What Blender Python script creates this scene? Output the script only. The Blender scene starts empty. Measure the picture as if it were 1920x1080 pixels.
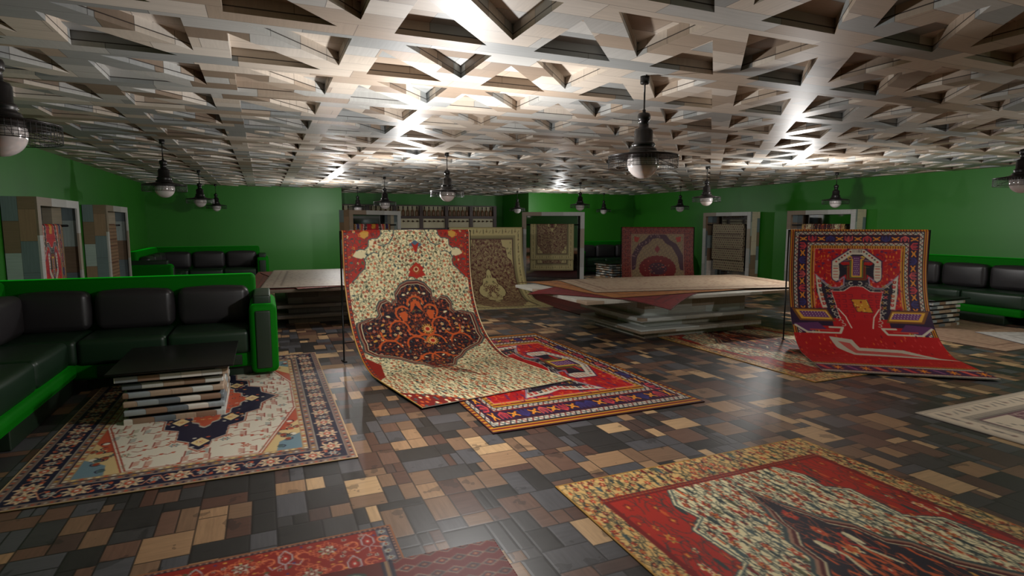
import bpy, math, random
import numpy as np
from math import sin, cos, pi, radians, atan

C = bpy.context.scene.collection
SC = bpy.context.scene

# ------------------------------------------------------------------ camera
F_PX = 1085.0
HOR = 419.5
EYE = 1.5
PITCH = atan((540 - HOR) / F_PX)
YAW = radians(23.1827)
cd = bpy.data.cameras.new('camera')
cam = bpy.data.objects.new('camera', cd)
C.objects.link(cam)
cd.sensor_width = 36.0
cd.lens = F_PX / 1920.0 * 36.0
cd.clip_start = 0.02
cam.location = (0, 0, EYE)
cam.rotation_euler = (pi / 2 - PITCH, 0, -YAW)
SC.camera = cam

# ------------------------------------------------------------------ world, lamps, exposure
SC.view_settings.view_transform = 'Standard'
SC.view_settings.look = 'None'
SC.view_settings.exposure = 0.0
SC.view_settings.gamma = 1.0
SC.view_settings.use_curve_mapping = False
wd = bpy.data.worlds.new('world')
SC.world = wd
wd.use_nodes = True
wd.node_tree.nodes['Background'].inputs[0].default_value = (0.5, 0.5, 0.5, 1)
wd.node_tree.nodes['Background'].inputs[1].default_value = 0.02


def point(name, loc, power, rad=0.05, col=(1, 0.985, 0.965)):
    l = bpy.data.lights.new(name, 'POINT')
    l.energy = power
    l.shadow_soft_size = rad
    l.color = col
    o = bpy.data.objects.new(name, l)
    o.location = loc
    C.objects.link(o)


point('room_light', (1.27, 3.8, 1.60), 108)
point('room_light', (1.9, 7.9, 1.80), 80)
point('room_light', (7.2, 6.25, 1.80), 92)
point('room_light', (1.5, 13.1, 1.85), 66)
point('room_light', (7.4, 14.0, 1.92), 45)
point('room_light', (7.9, 1.7, 1.88), 88)
SC.cycles.sample_clamp_indirect = 4.0
SC.cycles.max_bounces = 8


# ------------------------------------------------------------------ node helpers
def srgb(r, g, b):
    def f(c):
        c /= 255.0
        return c / 12.92 if c <= 0.04045 else ((c + 0.055) / 1.055) ** 2.4
    return (f(r), f(g), f(b), 1.0)


class NT:
    def __init__(s, name):
        s.m = bpy.data.materials.new(name)
        s.m.use_nodes = True
        s.t = s.m.node_tree
        s.b = s.t.nodes['Principled BSDF']

    def n(s, typ, **kw):
        x = s.t.nodes.new(typ)
        for k, v in kw.items():
            setattr(x, k, v)
        return x

    def link(s, a, b):
        s.t.links.new(a, b)

    def val(s, x, sock):
        if isinstance(x, (int, float)):
            sock.default_value = x
        elif isinstance(x, tuple):
            sock.default_value = x
        else:
            s.link(x, sock)

    def math(s, op, a, b=0.0, c=0.0):
        x = s.n('ShaderNodeMath', operation=op)
        s.val(a, x.inputs[0])
        s.val(b, x.inputs[1])
        s.val(c, x.inputs[2])
        return x.outputs[0]

    def sep(s, v):
        x = s.n('ShaderNodeSeparateXYZ')
        s.link(v, x.inputs[0])
        return x.outputs

    def comb(s, a, b, c=0.0):
        x = s.n('ShaderNodeCombineXYZ')
        s.val(a, x.inputs[0]); s.val(b, x.inputs[1]); s.val(c, x.inputs[2])
        return x.outputs[0]

    def white(s, a, b, w=0.0):
        x = s.n('ShaderNodeTexWhiteNoise', noise_dimensions='3D')
        s.link(s.comb(a, b, w), x.inputs[0])
        return x.outputs[0]

    def noise(s, vec, scale, detail=2.0, rough=0.5):
        x = s.n('ShaderNodeTexNoise')
        s.link(vec, x.inputs['Vector'])
        x.inputs['Scale'].default_value = scale
        x.inputs['Detail'].default_value = detail
        x.inputs['Roughness'].default_value = rough
        return x.outputs[0]

    def ramp(s, f, stops, interp='LINEAR'):
        x = s.n('ShaderNodeValToRGB')
        x.color_ramp.interpolation = interp
        e = x.color_ramp.elements
        while len(e) < len(stops):
            e.new(0.5)
        for k, (p, c) in enumerate(stops):
            e[k].position = p
            e[k].color = c
        s.link(f, x.inputs[0])
        return x.outputs[0]

    def mix(s, f, a, b, mode='MIX'):
        x = s.n('ShaderNodeMix', data_type='RGBA', blend_type=mode)
        s.val(f, x.inputs[0])
        s.val(a, x.inputs[6])
        s.val(b, x.inputs[7])
        return x.outputs[2]

    def coord(s, kind='Object'):
        return s.n('ShaderNodeTexCoord').outputs[kind]

    def bump(s, h, strength=0.2, dist=0.002):
        x = s.n('ShaderNodeBump')
        x.inputs['Strength'].default_value = strength
        x.inputs['Distance'].default_value = dist
        s.link(h, x.inputs['Height'])
        s.link(x.outputs[0], s.b.inputs['Normal'])


def plain(name, col, rough=0.5, metal=0.0, spec=0.5, bump=0.0, bscale=200.0, coat=0.0):
    t = NT(name)
    t.b.inputs['Base Color'].default_value = col
    t.b.inputs['Roughness'].default_value = rough
    t.b.inputs['Metallic'].default_value = metal
    t.b.inputs['Specular IOR Level'].default_value = spec
    t.b.inputs['Coat Weight'].default_value = coat
    n = t.noise(t.coord(), bscale, 3.0)
    c = t.mix(t.math('MULTIPLY', n, 0.25), col, tuple(0.6 * x for x in col[:3]) + (1,))
    t.link(c, t.b.inputs['Base Color'])
    if bump > 0:
        t.bump(n, bump, 0.002)
    return t.m


def mosaic(name, mode, cw, ch, stops, rough=0.45, grain=0.35, lip=False, spec=0.5, shift=0.37):
    """planks of mixed wood. mode 'XY' lays them by x,y; 'SZ' by (x+y), z"""
    t = NT(name)
    x, y, z = t.sep(t.coord())
    if mode == 'XY':
        a, b = x, y
        if lip:   # lower lip, upper wall and backing are separate boards
            a = t.math('ADD', x, t.math('MULTIPLY', t.math('GREATER_THAN', z, 2.428), 0.27))
            b = t.math('ADD', y, t.math('MULTIPLY', t.math('GREATER_THAN', z, 2.468), 0.09))
    elif mode == 'ZS':
        a, b = z, t.math('ADD', x, y)
    else:
        a, b = t.math('ADD', x, y), z
    br = t.math('FLOOR', t.math('DIVIDE', b, ch))
    a2 = t.math('ADD', t.math('DIVIDE', a, cw), t.math('MULTIPLY', br, shift))
    bc = t.math('DIVIDE', b, ch)
    ai = t.math('FLOOR', a2)
    rnd = t.white(ai, br, 3.1)
    rnd2 = t.white(ai, br, 8.7)
    # grain along a or b by chance
    ga = t.noise(t.comb(t.math('MULTIPLY', a, 4.0), t.math('MULTIPLY', b, 70.0), t.math('MULTIPLY', rnd, 9.0)), 1.0, 5.0, 0.65)
    gb = t.noise(t.comb(t.math('MULTIPLY', a, 70.0), t.math('MULTIPLY', b, 4.0), t.math('MULTIPLY', rnd, 9.0)), 1.0, 5.0, 0.65)
    pick = t.math('GREATER_THAN', rnd2, 0.6)
    g = t.math('ADD', t.math('MULTIPLY', ga, t.math('SUBTRACT', 1.0, pick)), t.math('MULTIPLY', gb, pick))
    base = t.ramp(rnd, stops, 'CONSTANT')
    k = t.math('ADD', 1.0 - grain, t.math('MULTIPLY', g, grain * 2.0))
    gc = t.comb(k, k, k)
    col = t.mix(1.0, base, gc, 'MULTIPLY')
    fa = t.math('FRACT', a2)
    fb = t.math('FRACT', bc)
    da = t.math('MULTIPLY', t.math('MINIMUM', fa, t.math('SUBTRACT', 1.0, fa)), cw)
    db = t.math('MULTIPLY', t.math('MINIMUM', fb, t.math('SUBTRACT', 1.0, fb)), ch)
    j = t.math('LESS_THAN', t.math('MINIMUM', da, db), 0.0016)
    col = t.mix(t.math('MULTIPLY', j, 0.6), col, (0.02, 0.015, 0.012, 1))
    if lip:
        seam = t.math('LESS_THAN', t.math('ABSOLUTE', t.math('SUBTRACT', z, 2.428)), 0.0028)
        col = t.mix(t.math('MULTIPLY', seam, 0.9), col, srgb(40, 30, 26))
    t.link(col, t.b.inputs['Base Color'])
    t.b.inputs['Roughness'].default_value = rough
    t.b.inputs['Specular IOR Level'].default_value = spec
    t.bump(g, 0.15, 0.001)
    return t.m


WOODS = [(0.0, srgb(184, 183, 179)), (0.2, srgb(202, 190, 176)), (0.42, srgb(170, 153, 136)),
         (0.6, srgb(152, 154, 153)), (0.78, srgb(212, 203, 192)), (0.92, srgb(134, 117, 101))]
CABW = [(0.0, srgb(175, 188, 183)), (0.22, srgb(135, 112, 90)), (0.42, srgb(215, 199, 172)),
        (0.62, srgb(118, 132, 135)), (0.8, srgb(235, 221, 206)), (0.92, srgb(158, 128, 103))]
TABW = [(0.0, srgb(197, 197, 190)), (0.25, srgb(142, 114, 94)), (0.4, srgb(151, 158, 161)),
        (0.6, srgb(216, 209, 197)), (0.75, srgb(112, 119, 124)), (0.88, srgb(172, 149, 128))]
M_CEIL = mosaic('ceiling_wood', 'XY', 0.62, 0.165, WOODS, 0.47, 0.2, lip=True, spec=0.4)
M_CAB = mosaic('cabinet_wood', 'ZS', 0.33, 0.165, CABW, 0.5, 0.3)
M_FACE = mosaic('cabinet_face_wood', 'SZ', 0.52, 0.46, [(0.0, srgb(170, 168, 162)), (0.35, srgb(158, 144, 126)), (0.6, srgb(186, 184, 180)), (0.85, srgb(134, 116, 98))], 0.45, 0.25)
M_SLAT = mosaic('slat_wood', 'SZ', 0.14, 0.068, TABW, 0.4, 0.25)
M_BLOCK = mosaic('block_wood', 'SZ', 0.62, 0.13, [(0.0, srgb(174, 171, 161)), (0.3, srgb(161, 153, 139)), (0.55, srgb(184, 187, 182)), (0.8, srgb(147, 129, 110))], 0.4, 0.45)
M_BLOCKD = mosaic('block_wood_dark', 'SZ', 0.62, 0.13, [(0.0, srgb(110, 96, 82)), (0.3, srgb(96, 89, 82)), (0.6, srgb(119, 110, 98)), (0.85, srgb(87, 71, 59))], 0.4, 0.45)
M_RACK = plain('dark_rack_wood', srgb(74, 58, 56), 0.5, bscale=30)
M_PANEL = plain('cream_panel', srgb(205, 196, 164), 0.6, bscale=20)
M_BLACK = plain('black_metal', srgb(26, 24, 25), 0.32, 0.6, bscale=60)
M_SATIN = plain('lamp_metal', srgb(52, 50, 50), 0.34, 0.7, bscale=80)
M_WIRE = plain('wire_metal', srgb(60, 58, 58), 0.35, 0.8, bscale=80)
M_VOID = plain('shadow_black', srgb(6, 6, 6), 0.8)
M_TTOP = plain('black_table_top', srgb(10, 10, 10), 0.3, bscale=10)
M_LEATHER = plain('charcoal_leather', srgb(44, 41, 43), 0.4, bump=0.12, bscale=90)
M_SEAT = plain('dark_green_leather', srgb(20, 44, 26), 0.42, bump=0.1, bscale=90)
M_INSET = plain('dark_green_panel', srgb(30, 46, 32), 0.4, bscale=20)
M_BACKING = plain('pale_rug_backing', srgb(180, 174, 166), 0.9, bscale=200)
M_BOTTLE = plain('brown_bottle_glass', srgb(112, 78, 50), 0.4, bscale=10)
M_CAP = plain('dark_bottle_neck', srgb(30, 26, 26), 0.3, bscale=10)


def wallmat():
    t = NT('green_wall_paint')
    n = t.noise(t.coord(), 1.3, 2.0)
    c = t.mix(n, srgb(34, 112, 14), srgb(38, 120, 16))
    t.link(c, t.b.inputs['Base Color'])
    t.b.inputs['Roughness'].default_value = 0.47
    t.b.inputs['Specular IOR Level'].default_value = 0.6
    f = t.noise(t.coord(), 260.0, 2.0)
    t.bump(f, 0.03, 0.001)
    return t.m


M_WALL = wallmat()


def velvet():
    t = NT('green_velvet')
    n = t.noise(t.coord(), 300.0, 2.0)
    c = t.mix(n, srgb(0, 92, 0), srgb(0, 110, 2))
    t.link(c, t.b.inputs['Base Color'])
    t.b.inputs['Roughness'].default_value = 0.75
    t.b.inputs['Specular IOR Level'].default_value = 0.15
    t.b.inputs['Sheen Weight'].default_value = 0.6
    t.b.inputs['Sheen Tint'].default_value = (0.0, 0.9, 0.02, 1)
    t.b.inputs['Sheen Roughness'].default_value = 0.35
    return t.m


M_VELVET = velvet()


def mirror():
    t = NT('dark_mirror')
    t.b.inputs['Base Color'].default_value = (0.35, 0.36, 0.36, 1)
    t.b.inputs['Metallic'].default_value = 1.0
    t.b.inputs['Roughness'].default_value = 0.04
    return t.m


M_MIRROR = mirror()


def globe():
    t = NT('smoked_glass_globe')
    t.b.inputs['Base Color'].default_value = srgb(212, 204, 202)
    t.b.inputs['Metallic'].default_value = 0.15
    t.b.inputs['Roughness'].default_value = 0.12
    return t.m


M_GLOBE = globe()


def parquet():
    t = NT('mixed_block_parquet')
    x, y, z = t.sep(t.coord())
    S = 0.37
    # each column of cells is slid along y, then every second band along x, so joints do not run through
    cx0 = t.math('FLOOR', t.math('DIVIDE', x, S * 1.0))
    ys = t.math('ADD', t.math('DIVIDE', y, S), t.white(cx0, cx0, 2.2))
    cy = t.math('FLOOR', ys)
    xs = t.math('DIVIDE', x, S)
    fx = t.math('FRACT', xs)
    fy = t.math('FRACT', ys)
    # uneven cut inside the cell
    cutx = t.math('ADD', 0.3, t.math('MULTIPLY', t.white(cx0, cy, 1.0), 0.45))
    cuty = t.math('ADD', 0.28, t.math('MULTIPLY', t.white(cx0, cy, 5.0), 0.45))
    sx = t.math('GREATER_THAN', fx, cutx)
    sy0 = t.math('GREATER_THAN', fy, cuty)
    # second column of a cell is cut elsewhere
    cut2 = t.math('ADD', 0.2, t.math('MULTIPLY', t.white(cx0, cy, 9.0), 0.6))
    sy1 = t.math('GREATER_THAN', fy, cut2)
    nsx = t.math('SUBTRACT', 1.0, sx)
    sy = t.math('ADD', t.math('MULTIPLY', sy0, nsx), t.math('MULTIPLY', sy1, sx))
    cyy = t.math('ADD', t.math('MULTIPLY', cuty, nsx), t.math('MULTIPLY', cut2, sx))
    # local bounds
    lx0 = t.math('MULTIPLY', cutx, sx)
    lx1 = t.math('ADD', t.math('MULTIPLY', cutx, nsx), sx)
    nsy = t.math('SUBTRACT', 1.0, sy)
    ly0 = t.math('MULTIPLY', cyy, sy)
    ly1 = t.math('ADD', t.math('MULTIPLY', cyy, nsy), sy)
    idx = t.math('ADD', cx0, t.math('MULTIPLY', sx, 0.37))
    idy = t.math('ADD', cy, t.math('MULTIPLY', sy, 0.41))
    # some sub blocks split once more into sticks
    spl = t.math('GREATER_THAN', t.white(idx, idy, 12.0), 0.62)
    ulx = t.math('DIVIDE', t.math('SUBTRACT', fx, lx0), t.math('SUBTRACT', lx1, lx0))
    sub = t.math('MULTIPLY', spl, t.math('FLOOR', t.math('MULTIPLY', ulx, 2.0)))
    rnd = t.white(idx, t.math('ADD', idy, t.math('MULTIPLY', sub, 0.13)), 3.0)
    r2 = t.white(idx, t.math('ADD', idy, t.math('MULTIPLY', sub, 0.13)), 31.0)
    base = t.ramp(rnd, [(0.0, srgb(46, 44, 43)), (0.2, srgb(80, 79, 82)), (0.38, srgb(86, 60, 50)), (0.48, srgb(124, 96, 74)),
                        (0.58, srgb(62, 60, 60)), (0.7, srgb(158, 124, 92)), (0.78, srgb(106, 78, 64)), (0.87, srgb(188, 154, 114)), (0.94, srgb(78, 60, 54))], 'CONSTANT')
    ga = t.noise(t.comb(t.math('MULTIPLY', x, 5.0), t.math('MULTIPLY', y, 60.0), t.math('MULTIPLY', rnd, 20.0)), 1.0, 5.0, 0.6)
    gb = t.noise(t.comb(t.math('MULTIPLY', x, 60.0), t.math('MULTIPLY', y, 5.0), t.math('MULTIPLY', rnd, 20.0)), 1.0, 5.0, 0.6)
    pk = t.math('GREATER_THAN', r2, 0.5)
    g = t.math('ADD', t.math('MULTIPLY', ga, pk), t.math('MULTIPLY', gb, t.math('SUBTRACT', 1.0, pk)))
    k = t.math('ADD', 0.55, t.math('MULTIPLY', g, 0.85))
    col = t.mix(1.0, base, t.comb(k, k, k), 'MULTIPLY')
    st = t.noise(t.comb(x, y, 0.0), 6.0, 3.0)
    stm = t.math('MULTIPLY', t.math('GREATER_THAN', st, 0.63), 0.45)
    col = t.mix(stm, col, srgb(30, 28, 28))
    w = 0.012
    dx = t.math('MINIMUM', t.math('SUBTRACT', fx, lx0), t.math('SUBTRACT', lx1, fx))
    dy = t.math('MINIMUM', t.math('SUBTRACT', fy, ly0), t.math('SUBTRACT', ly1, fy))
    ds = t.math('ADD', t.math('ABSOLUTE', t.math('MULTIPLY', t.math('SUBTRACT', ulx, 0.5), t.math('SUBTRACT', lx1, lx0))), t.math('SUBTRACT', 1.0, spl))
    dd = t.math('MINIMUM', t.math('MINIMUM', dx, dy), ds)
    j = t.math('LESS_THAN', dd, w)
    col = t.mix(t.math('MULTIPLY', j, 0.72), col, srgb(20, 17, 16))
    t.link(col, t.b.inputs['Base Color'])
    rr = t.math('ADD', 0.37, t.math('MULTIPLY', g, 0.1))
    t.link(rr, t.b.inputs['Roughness'])
    t.b.inputs['Specular IOR Level'].default_value = 0.62
    h = t.math('MINIMUM', t.math('MULTIPLY', dd, 30.0), 1.0)
    t.bump(h, 0.25, 0.002)
    return t.m


M_FLOOR = parquet()


def rugmat(rough=0.62, spec=0.35):
    t = NT('woven_rug')
    a = t.n('ShaderNodeVertexColor', layer_name='pattern')
    n = t.noise(t.coord(), 420.0, 2.0)
    k = t.math('ADD', 0.82, t.math('MULTIPLY', n, 0.36))
    col = t.mix(1.0, a.outputs[0], t.comb(k, k, k), 'MULTIPLY')
    t.link(col, t.b.inputs['Base Color'])
    t.b.inputs['Roughness'].default_value = rough
    t.b.inputs['Specular IOR Level'].default_value = spec
    t.bump(n, 0.25, 0.0015)
    return t.m


M_RUG = rugmat(0.52, 0.27)


# ------------------------------------------------------------------ mesh helpers
class MB:
    def __init__(s):
        s.v = []
        s.f = []
        s.sm = []

    def add(s, vs, fs, smooth=False):
        o = len(s.v)
        s.v += [tuple(v) for v in vs]
        s.f += [tuple(o + i for i in f) for f in fs]
        s.sm += [smooth] * len(fs)
        return s

    def box(s, x0, x1, y0, y1, z0, z1, bev=0.0):
        if bev <= 0:
            v = [(x0, y0, z0), (x1, y0, z0), (x1, y1, z0), (x0, y1, z0), (x0, y0, z1), (x1, y0, z1), (x1, y1, z1), (x0, y1, z1)]
            f = [(0, 3, 2, 1), (4, 5, 6, 7), (0, 1, 5, 4), (1, 2, 6, 5), (2, 3, 7, 6), (3, 0, 4, 7)]
            return s.add(v, f)
        return s.rbox(x0, x1, y0, y1, z0, z1, bev, 2)

    def rbox(s, x0, x1, y0, y1, z0, z1, r, seg=4, puff=0.0):
        """box with rounded edges; puff swells the large faces"""
        if x0 > x1: x0, x1 = x1, x0
        if y0 > y1: y0, y1 = y1, y0
        c = [(x0 + x1) / 2, (y0 + y1) / 2, (z0 + z1) / 2]
        h = [(x1 - x0) / 2, (y1 - y0) / 2, (z1 - z0) / 2]
        r = min(r, *[q * 0.999 for q in h])
        def ticks(hh):
            t = []
            for i in range(seg + 1):
                a = pi / 4 * (i / seg)
                t.append(-hh + r - r * math.tan(pi / 4 - a) if r > 0 else -hh)
            mid = [(-hh + r) + (2 * (hh - r)) * k / 6 for k in range(1, 6)] if puff else []
            return t + mid + [-q for q in reversed(t)]
        T = [ticks(q) for q in h]
        vid = {}
        vs = []
        fs = []
        def vert(p):
            key = tuple(round(q, 6) for q in p)
            if key in vid:
                return vid[key]
            inner = [max(-(h[i] - r), min(h[i] - r, p[i])) for i in range(3)]
            d = [p[i] - inner[i] for i in range(3)]
            l = math.sqrt(sum(q * q for q in d)) or 1
            q = [inner[i] + d[i] / l * r for i in range(3)]
            if puff:
                for i in range(3):
                    j, k = [m for m in range(3) if m != i]
                    w = max(0, 1 - (q[j] / h[j]) ** 2) * max(0, 1 - (q[k] / h[k]) ** 2)
                    q[i] += puff * w * (q[i] / h[i])
            vid[key] = len(vs)
            vs.append([q[i] + c[i] for i in range(3)])
            return vid[key]
        for ax in range(3):
            j, k = (ax + 1) % 3, (ax + 2) % 3
            for sg in (-1, 1):
                for a in range(len(T[j]) - 1):
                    for b in range(len(T[k]) - 1):
                        q = []
                        for (aa, bb) in ((a, b), (a + 1, b), (a + 1, b + 1), (a, b + 1)):
                            p = [0, 0, 0]
                            p[ax] = sg * h[ax]
                            p[j] = T[j][aa]
                            p[k] = T[k][bb]
                            q.append(vert(p))
                        if sg < 0:
                            q.reverse()
                        if len(set(q)) >= 3:
                            fs.append(tuple(q))
        return s.add(vs, fs, True)

    def tube(s, pts, r, n=8, cap=True):
        rings = []
        vs = []
        for i, p in enumerate(pts):
            a = pts[max(0, i - 1)]
            b = pts[min(len(pts) - 1, i + 1)]
            d = np.array(b, float) - np.array(a, float)
            d /= np.linalg.norm(d) + 1e-9
            u = np.cross(d, (0, 0, 1))
            if np.linalg.norm(u) < 1e-3:
                u = np.cross(d, (1, 0, 0))
            u /= np.linalg.norm(u)
            w = np.cross(d, u)
            for k in range(n):
                t = 2 * pi * k / n
                vs.append(tuple(np.array(p) + r * (u * cos(t) + w * sin(t))))
        fs = []
        for i in range(len(pts) - 1):
            for k in range(n):
                k2 = (k + 1) % n
                fs.append((i * n + k, i * n + k2, (i + 1) * n + k2, (i + 1) * n + k))
        if cap:
            fs.append(tuple(range(n)))
            fs.append(tuple(range((len(pts) - 1) * n, len(pts) * n))[::-1])
        return s.add(vs, fs, True)

    def lathe(s, prof, n=32, c=(0, 0)):
        vs = []
        for (r, z) in prof:
            for k in range(n):
                t = 2 * pi * k / n
                vs.append((c[0] + r * cos(t), c[1] + r * sin(t), z))
        fs = []
        for i in range(len(prof) - 1):
            for k in range(n):
                k2 = (k + 1) % n
                fs.append((i * n + k, i * n + k2, (i + 1) * n + k2, (i + 1) * n + k))
        return s.add(vs, fs, True)

    def build(s, name, mat, parent=None, loc=None, rz=0.0):
        me = bpy.data.meshes.new(name)
        me.from_pydata(s.v, [], s.f)
        me.materials.append(mat)
        me.polygons.foreach_set('use_smooth', s.sm)
        me.update()
        o = bpy.data.objects.new(name, me)
        C.objects.link(o)
        if parent is not None:
            o.parent = parent
        if loc is not None:
            o.location = loc
        o.rotation_euler = (0, 0, rz)
        return o


def tag(o, label=None, cat=None, group=None, kind=None):
    if label: o['label'] = label
    if cat: o['category'] = cat
    if group: o['group'] = group
    if kind: o['kind'] = kind
    return o


def empty(name, loc, rz=0.0):
    o = bpy.data.objects.new(name, None)
    o.location = loc
    o.rotation_euler = (0, 0, rz)
    C.objects.link(o)
    return o


def copy_tree(o, loc, rz=None, parent=None):
    c = o.copy()
    C.objects.link(c)
    if parent is not None:
        c.parent = parent
    else:
        c.location = loc
        if rz is not None:
            c.rotation_euler = (0, 0, rz)
    for ch in list(o.children):
        copy_tree(ch, None, None, c)
    return c


# ------------------------------------------------------------------ room shell
def wall(name, x0, x1, y0, y1):
    tag(MB().box(x0, x1, y0, y1, 0, 2.46).build(name, M_WALL), kind='structure')


XL, XR, YB, YF = -2.45, 10.9, 15.58, -2.6
tag(MB().add([(XL, YF, 0), (XR, YF, 0), (XR, 17.6, 0), (XL, 17.6, 0), (XL, YF, -.1), (XR, YF, -.1), (XR, 17.6, -.1), (XL, 17.6, -.1)],
             [(0, 1, 2, 3), (7, 6, 5, 4), (0, 4, 5, 1), (1, 5, 6, 2), (2, 6, 7, 3), (3, 7, 4, 0)]).build('floor', M_FLOOR), kind='structure')
wall('wall_left', XL - .15, XL, YF, YB)
wall('wall_right', XR, XR + .15, YF, YB)
wall('wall_front', XL - .15, XR + .15, YF - .15, YF)
wall('wall_back_left', XL - .15, 1.9, YB, 17.75)
wall('wall_back_middle', 1.9, 7.2, 17.6, 17.75)
wall('wall_back_right', 7.2, XR + .15, YB, 17.75)


def ceiling():
    PX, PY = 0.7335, 0.8175
    zb, zt = 2.4, 2.472
    mb = MB()
    R = [(-.28, .595), (.72, .595), (.72, 1.595), (-.28, 1.595)]
    P = [(-.04, .69), (.60, .69), (.60, 1.34)]
    Q = [(-.16, 1.50), (.48, 1.50), (-.16, .87)]
    V = R + P + Q   # 0-3, A4 B5 C6, D7 E8 F9
    faces = [(0, 1, 5, 4), (1, 2, 6, 5), (2, 3, 7, 8), (3, 0, 9, 7), (4, 6, 8, 9), (0, 4, 9), (2, 8, 6)]
    i0, i1 = int((XL) / PX) - 1, int(XR / PX) + 1
    j0, j1 = int(YF / PY) - 2, int(17.6 / PY) + 1
    for i in range(i0, i1 + 1):
        for j in range(j0, j1 + 1):
            cx, cy = (i + .22) * PX, (j + 1.1) * PY
            if cx < XL - .5 or cx > XR + .5 or cy < YF - .5 or cy > 17.8:
                continue
            if cy > YB + .6 and (cx < 1.4 or cx > 7.7):
                continue
            vs = [((i + u) * PX, (j + v) * PY, zb) for u, v in V]
            vs += [(x, y, zt) for x, y, _ in vs[4:]]
            fs = [tuple(reversed(f)) for f in faces]
            for tri in ((4, 5, 6), (7, 8, 9)):
                for k in range(3):
                    a, b = tri[k], tri[(k + 1) % 3]
                    fs.append((a, b, b + 6, a + 6))
            mb.add(vs, fs)
    mb.add([(XL - .6, YF - .6, zt), (XR + .6, YF - .6, zt), (XR + .6, 18, zt), (XL - .6, 18, zt)], [(3, 2, 1, 0)])
    mb.add([(XL - .6, YF - .6, zt + .1), (XR + .6, YF - .6, zt + .1), (XR + .6, 18, zt + .1), (XL - .6, 18, zt + .1)], [(0, 1, 2, 3)])
    return mb.build('ceiling', M_CEIL)


tag(ceiling(), kind='structure')


# ------------------------------------------------------------------ pattern canvas
RS = np.random.RandomState(7)


def hexc(*c):
    return np.array(c, float)


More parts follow.
